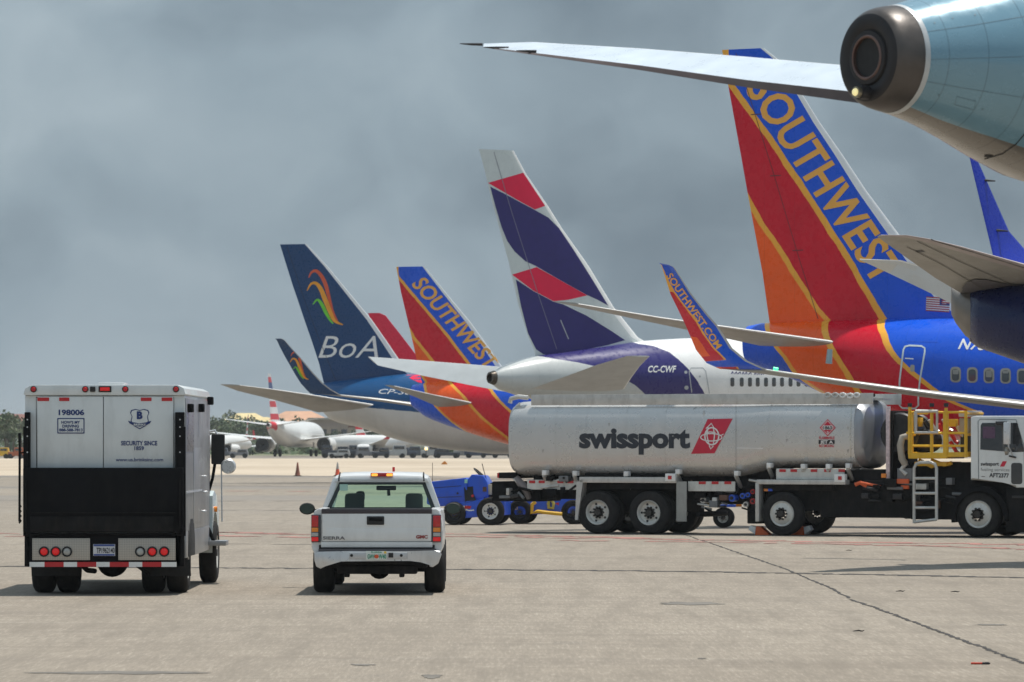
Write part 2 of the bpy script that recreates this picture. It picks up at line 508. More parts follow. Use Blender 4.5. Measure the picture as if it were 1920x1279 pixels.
stain_or_shadow(1295, 1132, 66, 3.2, 1); stain_or_shadow(680, 1247, 23, 2, 2); stain_or_shadow(1860, 1172, 38, 1.5, 7); stain_or_shadow(1316, 1235, 10, 1.2, 8)
stain_or_shadow(810, 1269, 22, 4, 4); stain_or_shadow(230, 1262, 200, 3.0, 9)  # the long thin patch is a cast shadow streak painted on the concrete

# ================================================================== aircraft helpers
CS = [1, .93, .8, .65, .5, .36, .24, .14, .07, .025, .006, 0]
def naca(c): return 2.5 * (1.4845 * math.sqrt(c) - .63 * c - 1.758 * c * c + 1.4215 * c ** 3 - .5075 * c ** 4) * .4 + .012 * c
def foil(LE, TE, nv, t, blunt=0.):
    LE, TE, nv = V(LE), V(TE), V(nv).normalized()
    up = [LE.lerp(TE, c) + nv * t * naca(c) * .5 + nv * blunt * c * .5 for c in CS]
    dn = [LE.lerp(TE, c) - nv * t * naca(c) * .5 - nv * blunt * c * .5 for c in reversed(CS[:-1])]
    return up + dn
def aero(mb, secs, m, mle=None, nv=None, lec=.05, blunt=0.):
    """secs: (LE, TE, thickness)"""
    rings = []
    for i, (a, b, t) in enumerate(secs):
        if nv is None:
            j = min(i, len(secs) - 2)
            span = V(secs[j + 1][0]) - V(secs[j][0]); ch = V(b) - V(a)
            n = span.cross(ch)
            if n.length < 1e-6: n = V((0, 0, 1))
            if n.z < 0: n = -n
        else: n = nv
        rings.append(foil(a, b, n, t, blunt))
    fs = mb.loft(rings, m)
    if mle:
        n = len(rings[0]); i = mb.mi(mle)
        cc = CS + list(reversed(CS[:-1]))
        for q in range(len(rings) - 1):
            for k in range(n):
                j = (k + 1) % n
                if (cc[k] + cc[j]) / 2 < lec: fs[q * n + k].material_index = i
def smooth_st(st, du=.45):
    out = []
    for i in range(len(st) - 1):
        p0 = st[max(i - 1, 0)]; p1, p2 = st[i], st[i + 1]; p3 = st[min(i + 2, len(st) - 1)]
        n = max(1, int(abs(p2[0] - p1[0]) / du))
        for k in range(n):
            s = k / n; h = []
            for q in range(len(p1)):
                m1 = (p2[q] - p0[q]) / max(1e-6, p2[0] - p0[0]) if p2[0] > p0[0] else 0
                m2 = (p3[q] - p1[q]) / max(1e-6, p3[0] - p1[0]) if p3[0] > p1[0] else 0
                L = p2[0] - p1[0]
                h.append((2 * s ** 3 - 3 * s * s + 1) * p1[q] + (s ** 3 - 2 * s * s + s) * L * m1 + (-2 * s ** 3 + 3 * s * s) * p2[q] + (s ** 3 - s * s) * L * m2)
            out.append(tuple(h))
    out.append(st[-1]); return out
def body(mb, st, m, seg=48, mend=None):
    """st: (u, zbottom, ztop, half width)"""
    rings = []
    for u, zb, zt, hw in st:
        c, h = (zb + zt) / 2, (zt - zb) / 2
        rings.append([(u, hw * math.cos(2 * math.pi * k / seg), c + h * math.sin(2 * math.pi * k / seg)) for k in range(seg)])
    fs = mb.loft(rings, m)
    if mend:
        fs[-2].material_index = mb.mi(mend)
def fuselage_px(fr, st, rw, fwd=14., nose=5.):
    """stations from the silhouette seen in the photo, then a straight barrel and a nose"""
    out = []
    for px, top, bot in st:
        a, b = fr.at(px, top), fr.at(px, bot); out.append((a.x, b.z, a.z, min(rw, (a.z - b.z) / 2)))
    u, zb, zt, hw = out[-1]
    zb2 = zt - 2 * rw if zt - 2 * rw > .9 else .9
    out += [(u + fwd * .35, zb2 + .05, zt, rw), (u + fwd, zb2, zt, rw)]
    c = (zb2 + zt) / 2 - .4
    out += [(u + fwd + nose * .5, c - rw * .72, c + rw * .85, rw * .8), (u + fwd + nose * .85, c - rw * .45, c + rw * .4, rw * .42), (u + fwd + nose, c - .15, c + .12, .15)]
    return out
def gear(fr, name, u, y, zt, m, mt, n=2, r=.55):
    for s in (-1, 1):
        mb = MB(); mb.tube([(u, s * y, zt), (u, s * y, r)], .11, m)
        mb.tube([(u, s * y - .4, r), (u, s * y + .4, r)], .07, m)
        for d in (-.4, .4):
            mb.revolve([(-.17, r * .45), (-.17, r * .86), (-.11, r), (.11, r), (.17, r * .86), (.17, r * .45)], mt, 'y', (u, s * y + d, r), 24)
        mb.build(name, fr.root)

WHITE = (.78, .78, .76)
m_white = mat('white_aircraft_paint', WHITE, .32, coat=.3, var=.05, scale=1.2, dirt=.12)
m_bare = mat('bare_leading_edge', (.84, .84, .82), .38, metal=.1, var=.05)
m_under = mat('wing_underside_grey', (.33, .315, .285), .45, var=.12, scale=.9, dirt=.35)
m_palewing = mat('pale_wing_skin', (.60, .63, .645), .35, metal=.1, var=.07, scale=1., dirt=.10)
m_grey = mat('aircraft_grey', (.42, .43, .43), .4, var=.1, scale=1.2, dirt=.2)
m_dark = mat('dark_metal', (.035, .034, .036), .45, metal=.4, var=.3)
m_black = mat('matt_black', (.012, .012, .013), .7, var=.3)
m_tyre = mat('tyre_rubber', (.016, .0155, .016), .85, var=.35, scale=6, dirt=.25, spec=.3)
m_gearm = mat('gear_leg_metal', (.5, .5, .5), .4, metal=.4)
m_winframe = mat('window_surround', (.40, .37, .31), .5)
m_pane = mat('cabin_window', (.055, .06, .065), .15, coat=.5)
m_lettw = mat('white_lettering', (.80, .80, .78), .5, var=.03)
SWB, SWR, SWO, SWY = (.006, .095, .66), (.62, .004, .022), (.93, .115, .010), (.90, .43, .05)
m_swy = mat('golden_lettering', (.86, .42, .065), .4, coat=.2, var=.05)
m_swb = mat('bright_blue_paint', SWB, .3, coat=.35, var=.06)

def bounds_from(fr, bv, lines):
    out = []
    for ln in lines:
        pts = []
        for p in ln:
            h = fr.hit(bv, *p)[0]
            if h is None: h = fr.at(p[0], p[1], 0)
            pts.append((h.z, h.x))
        out.append(pts)
    return out
def fin_secs(fr, rows, tk=.085):
    out = []
    for py, te, le in rows:
        a, b = fr.at(le, py), fr.at(te, py); a.z = b.z = (a.z + b.z) / 2
        out.append((a, b, (a - b).length * tk * 1.0))
    return out

# ------------------------------------------------------------------ nearest striped airliner
def striped_airliner(fr, fin_rows, stations, lines, tag_text, yoff, stab, rw=1.88, fwd=15, tip_blue=None, extra=None, pre=''):
    cols = []
    fb = MB(); body(fb, smooth_st(fuselage_px(fr, stations, rw, fwd)), m_white, mend=m_dark)
    ff = MB(); secs = fin_secs(fr, fin_rows); aero(ff, secs, m_white, m_bare, nv=(0, 1, 0), lec=.055)
    # colour boundaries measured where the sight lines meet the skin
    tmp = MB(); body(tmp, smooth_st(fuselage_px(fr, stations, rw, fwd)), m_white); aero(tmp, secs, m_white, nv=(0, 1, 0))
    bv = tmp.bvh(); B = bounds_from(fr, bv, lines); tmp.bm.free()
    lv = livery(pre + '_striped_livery', B, [SWB, SWY, SWO, SWY, SWR, SWY, SWB][-(len(B) + 1):], .28)
    fb.mats[0] = lv; ff.mats[0] = lv
    return fb, ff, lv

def off(line, dx): return [(x + dx, y) for x, y in line]

sw1 = Fr(3.1 + 3.78, 117, -25, 'airliner', 'large blue, red and orange airliner with gold fin lettering, right behind the silver tanker', 'airliner')
_o = P(1405, 640, 117); sw1.o.x = _o.x
sw1.M = Matrix.Translation(sw1.o) @ Matrix.Rotation(sw1.a, 4, 'Z'); sw1.Mi = sw1.M.inverted(); sw1.root.location = sw1.o
L_up = [(1360, 100), (1369, 157), (1440, 255), (1485, 322), (1530, 390), (1594, 491), (1621, 540), (1656, 598), (1657, 627), (1668, 657), (1690, 682), (1727, 712), (1781, 752), (1830, 772)]
L_mid = [(1330, 255), (1375, 322), (1405, 378), (1428, 420), (1457, 460), (1497, 526), (1533, 580), (1550, 602), (1548, 628), (1561, 657), (1588, 699), (1612, 740), (1640, 780)]
L_low = [(1300, 598), (1432, 603), (1436, 604), (1438, 625), (1450, 650), (1468, 671), (1490, 704), (1533, 733), (1580, 770)]
fb, ff, lv1 = striped_airliner(sw1,
    [(92, 1354, 1432), (111, 1357, 1456), (172, 1368, 1500), (232, 1379, 1537), (292, 1390, 1579), (360, 1402, 1624), (435, 1416, 1680), (510, 1430, 1736), (560, 1437, 1778), (602, 1443, 1832), (650, 1452, 1880)],
    [(1405, 611, 682), (1430, 606, 692), (1480, 603, 708), (1545, 601, 738), (1650, 598, 776), (1790, 597, 822), (1920, 597, 850), (2050, 598, 872)],
    [off(L_low, 0), off(L_low, 9), off(L_mid, -6), off(L_mid, 6), off(L_up, -7), off(L_up, 7)], None, 0, None, pre='near', fwd=17)
# paint and marks on the fin
decal(ff, sw1, text_px('SOUTHWEST', (1397, 166), (1643, 537), (53, -31), bold=.022, spacing=1.02), m_swy, 9)
m_gap = mat('rudder_gap', (.10, .03, .03), .6)
decal(ff, sw1, stroke([(1380, 100), (1405, 180), (1452, 330), (1500, 490), (1534, 598)], 1.1), m_gap, 9)
for y_, x_ in ((215, 1416), (330, 1452), (470, 1494)): decal(ff, sw1, stroke([(x_ - 8, y_), (x_ + 12, y_ - 1)], 1.6), m_gap, 0)
mflag_r = mat('flag_red', (.42, .03, .05), .5); mflag_b = mat('flag_blue', (.02, .04, .17), .5)
fl = lambda a, b: (1737 + a * 44 + b * -1, 556 + a * 3 + b * 27)
decal(ff, sw1, [[fl(0, 0), fl(1, 0), fl(1, 1), fl(0, 1)]], m_lettw, 9)
decal(ff, sw1, [[fl(0, k / 13), fl(1, k / 13), fl(1, (k + 1) / 13), fl(0, (k + 1) / 13)] for k in range(0, 13, 2)], mflag_r, 12)
decal(ff, sw1, [[fl(.58, 0), fl(1, 0), fl(1, 7 / 13), fl(.58, 7 / 13)]], mflag_b, 0, .012)
ff.build('tail_fin', sw1.root)
door = [(1686, 742), (1687, 712), (1694, 656), (1697, 650), (1705, 648), (1728, 649), (1734, 653), (1734, 660), (1725, 712), (1722, 742)]
decal(fb, sw1, stroke(door + [(1722, 760), (1716, 766), (1692, 765), (1687, 760), (1686, 742)], 3.2), mat('door_outline', (.62, .70, .72), .5), 8)
decal(fb, sw1, stroke([(1697, 672), (1713, 673)], 2), m_lettw, 0)
decal(fb, sw1, [rrect(1707, 684, 1715, 697, 3)], m_winframe, 0)
for k in range(9):
    x = 1792 + k * 31.2; y = 703 + k * .8
    decal(fb, sw1, [rrect(x - 10, y - 15, x + 10, y + 14, 7)], m_winframe, 6, .008)
    decal(fb, sw1, [rrect(x - 7, y - 11, x + 6.5, y + 11, 5)], m_pane, 6, .012)
    hb = (9, 0, 13, 5, 0, 20, 8, 0, 12)[k]
    if hb: decal(fb, sw1, [rrect(x - 5.5, y - 10, x + 5.5, y - 10 + hb, 2)], mat('window_blind', (.30, .29, .27), .6), 0, .010)
decal(fb, sw1, text_px('N785SW', (1796, 654), (1908, 660), (4, -19), bold=.02, shear=.25), m_lettw, 8)
decal(fb, sw1, stroke([(1700, 640), (1760, 641)], 1.6), m_swb, 0)
fb.build('fuselage', sw1.root)
mb = MB()
Q = lambda fr, l: [(fr.Z(*a), fr.Z(*b), tt) for a, b, tt in l]
aero(mb, Q(sw1, [((1085, 570, 110.5), (1036, 565.5, 111), .10), ((1240, 596, 111.7), (1160, 591.5, 112.6), .16), ((1404, 619, 113), (1300, 621, 114), .24), ((1562, 641, 114.3), (1424, 648, 115.6), .36)]), m_under, m_bare, lec=.03)
mb.build('stabilizer', sw1.root)
mb = MB(); mb.cyl(sw1.Z(1556, 655, 113.9), sw1.Z(1554, 682, 113.9), .07, mat('pale_blue_vane', (.35, .48, .5), .4), .09); mb.build('vane', sw1.root)
mb = MB(); aero(mb, Q(sw1, [((1437, 693, 106.5), (1349, 691, 107.1), .14), ((1600, 717, 106.5), (1455, 704, 107.6), .24), ((1760, 739, 106.6), (1560, 720, 108), .33), ((1920, 758, 106.8), (1660, 733, 108.6), .42), ((2300, 800, 107.5), (1950, 766, 110.), .6)]), m_under, m_bare, lec=.03)
mb.build('wing', sw1.root)
mb = MB()
aero(mb, Q(sw1, [((1437, 693, 106.5), (1350, 692, 107.1), .14), ((1402, 677, 106.4), (1325, 681, 107), .12), ((1373, 653, 106.3), (1305, 656, 106.9), .11), ((1347, 612, 106.2), (1286, 611, 106.8), .10), ((1329, 592, 106.2), (1277, 592, 106.7), .10), ((1297, 552, 106.1), (1257, 551, 106.5), .09), ((1264, 501, 106), (1240, 497, 106.3), .07), ((1255, 497, 106), (1235, 493, 106.2), .04)]), m_white, m_grey, nv=(0, 1, 0), lec=.07)
W_up = [(1236, 495), (1240, 504), (1264, 548), (1292, 583), (1323, 631), (1360, 675), (1382, 688), (1420, 700)]
W_lo = [(1215, 500), (1255, 560), (1279, 598), (1308, 633), (1332, 668), (1349, 684), (1362, 694)]
bv = mb.bvh()
B = bounds_from(sw1, bv, [W_lo, off(W_up, -2), off(W_up, 1.5)])
mb.mats[0] = livery('winglet_livery', B, [SWO, SWR, SWY, SWB], .3, panel=50)
decal(mb, sw1, text_px('SOUTHWEST.COM', (1249, 518), (1344, 655), (10.5, -7.5), bold=.02), m_swy, 9)
mb.build('winglet', sw1.root)
mb = MB(); mb.cyl(sw1.Z(1450, 691, 106.3), sw1.Z(1459, 692.5, 106.3), .04, mat('green_lamp', (.02, .6, .2), .3, emit=(.05, 1, .3, 1.5))); mb.build('navigation_light', sw1.root)
gear(sw1, 'landing_gear', 18, 2.8, 1.7, m_gearm, m_tyre)

# ------------------------------------------------------------------ second striped airliner
sw2o = P(776, 745, 222)
sw2 = Fr(sw2o.x, 222, -20, 'airliner', 'smaller blue, red and orange airliner left of the white and navy banded fin', 'airliner')
L_up = [(744, 505), (745, 517), (788, 568), (840, 630), (880, 683), (905, 715), (921, 731), (935, 750), (957, 771), (990, 800)]
L_mid = [(728, 556), (768, 618), (774, 630), (811, 676), (835, 705), (852, 726), (869, 743), (904, 783), (952, 821), (980, 845)]
L_low = [(700, 690), (788, 704), (790, 706), (794, 722), (800, 745), (819, 767), (845, 791), (862, 803), (890, 825)]
fb, ff, lv2 = striped_airliner(sw2,
    [(500, 743, 796), (548, 752, 835), (607, 766, 884), (650, 776, 915), (686, 784, 940), (720, 792, 975)],
    [(776, 722, 764), (800, 717, 782), (852, 711, 802), (900, 707, 818), (947, 704, 832), (1000, 702, 843)],
    [off(L_low, 0), off(L_low, 5), off(L_mid, -4), off(L_mid, 3), off(L_up, -4), off(L_up, 3)], None, 0, None, pre='far', fwd=14)
decal(ff, sw2, text_px('SOUTHWEST', (771, 533), (913, 693), (25, -15), bold=.022), m_swy, 9)
ff.build('tail_fin', sw2.root)
fb.build('fuselage', sw2.root)
mb = MB(); aero(mb, Q(sw2, [((740, 724, 216), (721, 722, 216.6), .12), ((812, 740, 217.5), (780, 745, 218.4), .22), ((884, 755, 219), (822, 763, 220), .38)]), m_under, m_bare, lec=.03)
mb.build('stabilizer', sw2.root)
gear(sw2, 'landing_gear', 17, 2.8, 1.7, m_gearm, m_tyre)

# ------------------------------------------------------------------ navy airliner with the feather mark
boo = P(592, 745, 240)
bo = Fr(boo.x, 240, -18, 'airliner', 'navy airliner with white belly, white letters and feather strokes on its fin', 'airliner')
st = [(592, 722, 757), (620, 716, 786), (680, 709, 803), (740, 703, 823), (800, 698, 837), (880, 692, 847), (960, 688, 851)]
fb = MB(); body(fb, smooth_st(fuselage_px(bo, st, 2.0, 15)), m_white, mend=m_dark)
NAVY, NAVY_LIT = (.003, .046, .150), (.003, .072, .21)  # same navy paint; body tone lightened to paint in sun from above
belly = []
for p in [(595, 752), (680, 763), (780, 772), (880, 782), (1000, 792)]:
    a = bo.at(*p, 1.2); belly.append((a.x, a.z))
fb.mats[0] = livery('navy_body', [], [NAVY_LIT], .34, belly=(belly, (.66, .65, .62)))
decal(fb, bo, text_px('CP-3051', (709, 738), (792, 741), (3, -9), bold=.005, shear=.2), m_lettw, 0)
decal(fb, bo, [[(757, 699), (768, 709), (784, 717), (800, 720), (830, 716), (860, 708), (860, 692), (800, 697)]], mat('crimson_patch', (.78, .010, .06), .4, spec=.3), 6)
fb.build('fuselage', bo.root)
ff = MB(); rows = [(458, 525, 575), (500, 538, 614), (535, 549, 643), (570, 561, 672), (600, 571, 697), (640, 585, 725), (680, 598, 752), (713, 606, 790), (740, 614, 830)]
aero(ff, fin_secs(bo, rows), mat('navy_fin_paint', NAVY, .3, coat=.1, spec=.35, var=.08), m_bare, nv=(0, 1, 0), lec=.055)
decal(ff, bo, text_px('BoA', (597, 671), (709, 671), (2, -42), bold=-.004, shear=.28), m_lettw, 9)
mfr = mat('feather_red', (.68, .10, .03), .4); mfo = mat('feather_orange', (.85, .36, .02), .4); mfg = mat('feather_green', (.15, .62, .03), .4)
FR = ([(579, 521), (584, 511), (593, 508), (603, 518), (611, 535), (617, 558), (624, 585), (635, 606)], [1.5, 4, 6, 7, 7.5, 6, 5, 2])
FO = ([(576, 545), (583, 533), (592, 531), (601, 541), (609, 560), (617, 580), (627, 601), (643, 609)], [1.5, 4, 6, 8, 9, 8, 6, 2])
FG = ([(587, 571), (595, 562), (603, 570), (611, 586), (619, 600), (625, 607)], [1.5, 4, 6.5, 6.5, 4, 1.5])
for (p, wd), mm in ((FR, mfr), (FO, mfo), (FG, mfg)): decal(ff, bo, stroke(*soft(p, wd)), mm, 0, .012)
decal(ff, bo, stroke([(538, 462), (570, 560), (600, 640), (630, 714)], 1.0), mat('navy_gap', (.002, .012, .045), .6), 9)
ff.build('tail_fin', bo.root)
mb = MB(); aero(mb, Q(bo, [((450, 722.5, 233), (412, 720.5, 234), .10), ((505, 729, 233.8), (446, 733, 234.8), .22), ((575, 739, 235), (515, 750, 236), .36), ((700, 759, 236.6), (596, 773, 238.2), .5)]), m_under, m_bare, lec=.02)
mb.build('stabilizer', bo.root)
mb = MB(); aero(mb, Q(bo, [((640, 741, 230), (582, 737, 230.8), .18), ((720, 750, 230), (662, 745, 231.3), .32), ((800, 762, 230.5), (730, 752, 232), .45), ((950, 778, 231), (850, 765, 233), .55)]), m_under, m_bare, lec=.03)
mb.build('wing', bo.root)
mb = MB(); aero(mb, Q(bo, [((640, 741, 230), (582, 738, 230.8), .18), ((622, 731, 230), (574, 730, 230.6), .14), ((606, 719, 230), (564, 719, 230.5), .12), ((588, 700, 230), (554, 703, 230.4), .11), ((560, 667, 229.8), (535, 670, 230.2), .10), ((546, 652, 229.7), (525, 651, 230), .09), ((534, 638, 229.6), (519, 638, 229.9), .08), ((528, 635, 229.6), (516, 635, 229.8), .05)]), mat('navy_fin_paint', NAVY), m_grey, nv=(0, 1, 0), lec=.05)
k = .50
for (p, wd), mm in ((FR, mfr), (FO, mfo), (FG, mfg)):
    q = [(544 + (x - 576) * .52, 661 + (y - 508) * .50) for x, y in p]
    decal(mb, bo, stroke(*soft(q, [a * .55 for a in wd])), mm, 0, .012)
mb.build('winglet', bo.root)
gear(bo, 'landing_gear', 17, 2.8, 1.8, m_gearm, m_tyre)

# ------------------------------------------------------------------ red airliner, mostly hidden
rdo = P(735, 720, 264)
rd = Fr(rdo.x, 264, -18, 'airliner', 'crimson airliner whose fin shows between the navy fin and the striped fin', 'airliner')
mred = mat('crimson_paint', (.72, .012, .055), .3, coat=.1, spec=.35, var=.06)
ff = MB(); aero(ff, fin_secs(rd, [(587, 690, 712), (592, 692, 723), (630, 706, 753), (672, 722, 785), (700, 732, 812), (730, 742, 850)]), mred, nv=(0, 1, 0)); ff.build('tail_fin', rd.root)
fb = MB(); body(fb, smooth_st(fuselage_px(rd, [(735, 704, 730), (780, 697, 752), (850, 692, 775), (930, 690, 795)], 1.9, 15)), mred, mend=m_dark); fb.build('fuselage', rd.root)
gear(rd, 'landing_gear', 17, 2.8, 3.2, m_gearm, m_tyre)

# ------------------------------------------------------------------ white and navy airliner
lao = P(926, 708, 185)
la = Fr(lao.x, 185, 35, 'airliner', 'white and navy airliner with slanted crimson bands on its fin and grey tail cone', 'airliner')
st = [(926, 695, 722), (938, 688, 731), (965, 678, 740), (1000, 668, 749), (1060, 660, 760), (1120, 651, 770), (1200, 640, 782), (1300, 634, 795), (1420, 634, 806), (1540, 637, 815)]
fb = MB(); S = fuselage_px(la, st, 2.5, 16, 6); body(fb, smooth_st(S), m_white)
bv = fb.bvh()
B = bounds_from(la, bv, [[(1003, 667), (1040, 673), (1080, 679), (1112, 686), (1150, 700), (1190, 722), (1215, 745)], [(1196, 645), (1225, 649), (1256, 661), (1290, 692), (1322, 740)]])
LNAVY = (.028, .022, .145)
fb.mats[0] = livery('navy_and_white_body', B, [(.52, .54, .53), LNAVY, (.80, .80, .79)], .3, panel=1.2)
decal(fb, la, text_px('CC-CWF', (1214, 698), (1266, 698), (2, -12), bold=.025), m_lettw, 9)
m_mark = mat('thin_grey_mark', (.42, .44, .45), .5)
decal(fb, la, stroke([(1297, 736), (1292, 697), (1296, 690), (1318, 690), (1323, 696), (1330, 738)], 1.8), m_mark, 8)
for x in (1373, 1390.5, 1406, 1420.5, 1436, 1451, 1466, 1482, 1497, 1512):
    decal(fb, la, [rrect(x - 3.6, 708, x + 3.8, 725, 3)], m_pane, 8)
m_nl = mat('navy_lettering', LNAVY, .4)
for q_, (xa, xb) in enumerate(((1371, 1374), (1377, 1381), (1383, 1388), (1391, 1394), (1396, 1400), (1403, 1408), (1414, 1417), (1420, 1424), (1427, 1431))):
    decal(fb, la, stroke([(xa, 701 + q_ * .25), (xb, 696.5 + q_ * .25)], 1.6) + stroke([(xb, 696.5 + q_ * .25), (xb + .5, 701 + q_ * .25)], 1.2), m_nl, 0)
for p in ((1286, 698, 3), (1287, 727, 4), (1312, 706, 2)): decal(fb, la, [disc(*p, n=10)], m_mark, 0)
fb.build('fuselage', la.root)
mb = MB()   # exhaust of the tail cone
u, zb, zt, hw = S[0]
mb.revolve([(u - .02, hw * 1.0), (u - .22, hw * .8), (u - .22, hw * .6), (u + .2, hw * .5)], mat('dark_exhaust', (.09, .075, .06), .4, metal=.6), 'x', (0, 0, (zb + zt) / 2)); mb.build('exhaust', la.root)
ff = MB(); rows = [(281, 898, 963), (322, 909, 985), (385, 924, 1028), (428, 936, 1055), (494, 954, 1102), (573, 972, 1150), (631, 990, 1196), (655, 1000, 1240), (690, 1010, 1290)]
m_lw = mat('pale_grey_fin', (.58, .63, .62), .32, coat=.3, var=.05)
aero(ff, fin_secs(la, rows), m_lw, m_bare, nv=(0, 1, 0), lec=.055)
m_lr = mat('crimson_band', (.74, .008, .06), .4, spec=.3, var=.05); m_ln = mat('navy_band', LNAVY, .4, spec=.3, var=.08)
decal(ff, la, [[(915, 343), (981, 324), (1022, 386), (1003, 393), (970, 375)]], m_lr, 9)
decal(ff, la, [[(919, 350), (945, 363), (980, 382), (1003, 394), (1028, 408), (1048, 428), (1075, 468), (1108, 520), (1139, 571), (1142, 574), (1120, 562), (1100, 553), (1050, 525), (1005, 499), (985, 490), (965, 472), (951, 452), (940, 425), (929, 388)]], m_ln, 9)
decal(ff, la, [[(960, 515), (1006, 501), (1042, 521), (1101, 554), (1066, 562), (1038, 565), (1000, 545)]], m_lr, 9)
decal(ff, la, [[(967, 524), (1000, 546), (1038, 566), (1056, 571), (1100, 592), (1145, 620), (1172, 638), (1140, 647), (1080, 659), (1040, 666), (1018, 664), (1005, 655), (990, 625), (977, 575)]], m_ln, 9)
decal(ff, la, stroke([(926, 285), (960, 400), (1005, 540), (1044, 655)], 1.1), mat('grey_gap', (.20, .20, .26), .6), 9)
decal(ff, la, stroke([(1051, 600), (1058, 617), (1066, 636)], 1.8), m_mark, 0)
ff.build('tail_fin', la.root)
mb = MB(); aero(mb, Q(la, [((690, 669, 193), (708, 685, 191.5), .12), ((760, 674, 191.7), (790, 704, 190), .2), ((850, 681, 190.4), (880, 722, 188.2), .3), ((960, 690, 188.8), (985, 742, 186), .45)]), mat('grey_stabilizer_skin', (.37, .395, .405), .4, var=.06, scale=1., dirt=.1), m_bare, lec=.04); mb.build('stabilizer', la.root)
mb = MB(); aero(mb, Q(la, [((1218, 668, 178.6), (1176, 667.5, 178), .10), ((1200, 686, 180.5), (1120, 684, 179.4), .26), ((1186, 705, 182.5), (1060, 706, 181.4), .42), ((1172, 727, 185), (995, 729, 183.6), .6)]), m_grey, m_bare, lec=.02); mb.build('stabilizer', la.root)
gear(la, 'landing_gear', 24, 4., 2.2, m_gearm, m_tyre)

# ------------------------------------------------------------------ airliner at the right edge: wing, engine, winglet
bz = Fr(26, 82, -4, 'airliner', 'airliner at the right edge with grey wing underside, navy engine and blue winglet', 'airliner')
mb = MB()
aero(mb, Q(bz, [((1652, 441, 76), (1645, 444, 76.4), .05), ((1700, 441, 76.3), (1705, 487, 78.2), .10), ((1742, 448, 76.6), (1752, 520, 79.2), .16), ((1800, 462, 77), (1806, 552, 80.2), .24), ((1860, 479, 77.5), (1866, 572, 81), .30), ((1920, 496, 78), (1926, 583, 81.8), .36), ((2150, 560, 79.5), (2160, 640, 84), .5), ((2500, 640, 81), (2520, 700, 86), .6)]), m_under, mat('tinted_leading_edge', (.42, .36, .35), .4), lec=.06)
decal(mb, bz, [[(1797, 547), (1812, 528), (1828, 522), (1850, 523), (1880, 530), (1925, 534), (1925, 590), (1860, 575), (1800, 552)]], mat('painted_wing_shade', (.135, .125, .13), .5, var=.12), 9, .02)  # shade below pylon and engine, painted on the wing as a darker patch
for ln in ([(1700, 462), (1760, 492), (1850, 545)], [(1720, 452), (1800, 490), (1925, 545)], [(1745, 449), (1830, 474), (1925, 503)]): decal(mb, bz, stroke(ln, 1.1), mat('wing_seam', (.15, .14, .12), .6), 9, .012)
decal(mb, bz, [[(1715, 470), (1728, 468), (1735, 472), (1722, 473)]], m_dark, 0)
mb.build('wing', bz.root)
mb = MB(); aero(mb, Q(bz, [((1612, 486, 85), (1618, 490, 85.2), .05), ((1690, 488, 84.6), (1668, 513, 85), .09), ((1760, 508, 84), (1735, 545, 84.3), .12), ((1800, 528, 83.4), (1790, 572, 83.8), .12)]), m_palewing, m_bare); mb.build('flap', bz.root)
m_nac = mat('deep_navy_nacelle', (.004, .012, .075), .3, coat=.1, spec=.35, var=.06)
mb = MB()
def nac(st, m, cap=True):
    rings = []
    for px, top, bot, Zc in st:
        a, b = bz.Z(px, top, Zc), bz.Z(px, bot, Zc); c = (a + b) / 2; r = (a.z - b.z) / 2
        rings.append([c + V((0, r * math.cos(2 * math.pi * k / 36), r * math.sin(2 * math.pi * k / 36))) for k in range(36)])
    mb.loft(rings, m, cap)
nac([(1818, 545, 640, 80.2), (1834, 540, 652, 80), (1883, 534, 669, 79.6), (1920, 530, 682, 79.4), (2000, 522, 705, 79), (2100, 518, 720, 78.6), (2180, 522, 716, 78.2), (2210, 535, 705, 78.1)], m_nac)
eng = mb.build('engine', bz.root)
mb = MB(); nac([(1784, 535, 590, 80.5), (1792, 540, 606, 80.4), (1810, 542, 630, 80.3), (1832, 548, 646, 80.1)], mat('grey_nozzle', (.22, .20, .18), .4, metal=.5, var=.2))
mb.build('nozzle', eng)
mb = MB(); mb.hexa([bz.Z(1850, 570, 79.9), bz.Z(2000, 570, 79.2), bz.Z(2000, 570, 79.6), bz.Z(1850, 570, 80.3), bz.Z(1850, 520, 79.9), bz.Z(2000, 480, 79.2), bz.Z(2000, 480, 79.6), bz.Z(1850, 520, 80.3)], m_under, .02); mb.build('pylon', bz.root)
mb = MB()
aero(mb, Q(bz, [((1817, 291, 103), (1829, 292, 103.2), .04), ((1826, 330, 103), (1846, 330, 103.3), .08), ((1838, 380, 103), (1868, 380, 103.5), .10), ((1850, 430, 103), (1892, 434, 103.7), .12), ((1862, 480, 103), (1925, 472, 104), .14), ((1900, 510, 103), (1990, 500, 104.5), .16)]), mat('royal_blue_winglet', (.004, .022, .34), .28, coat=.1, spec=.35, var=.06), nv=(0, 1, 0))
for p in ((1843, 338), (1867, 432)):
    a = bz.Z(p[0], p[1], 103.3); mb.tube([a, a + V((.30, 0, -.02))], [.035, .015], m_dark)
mb.build('winglet', bz.root)
mb = MB(); aero(mb, Q(bz, [((1880, 505, 103), (1990, 503, 104.5), .18), ((2300, 575, 101), (2420, 575, 105), .5), ((2700, 640, 95), (2900, 640, 99), .8)]), m_under, m_bare); mb.build('wing', bz.root)
mb = MB(); body(mb, smooth_st([(-12, 4.5, 5., .25), (-8, 3.5, 5.3, .9), (-3, 1.8, 5.4, 1.8), (2, 1.4, 5.4, 1.95), (14, 1.4, 5.4, 1.95), (18, 1.9, 4.6, 1.3), (20, 2.8, 3.4, .3)]), m_swb); b_ = mb.build('fuselage', bz.root); b_.location = (6, -0.5, 0)
gear(bz, 'landing_gear', 8, 2.8, 1.8, m_gearm, m_tyre)

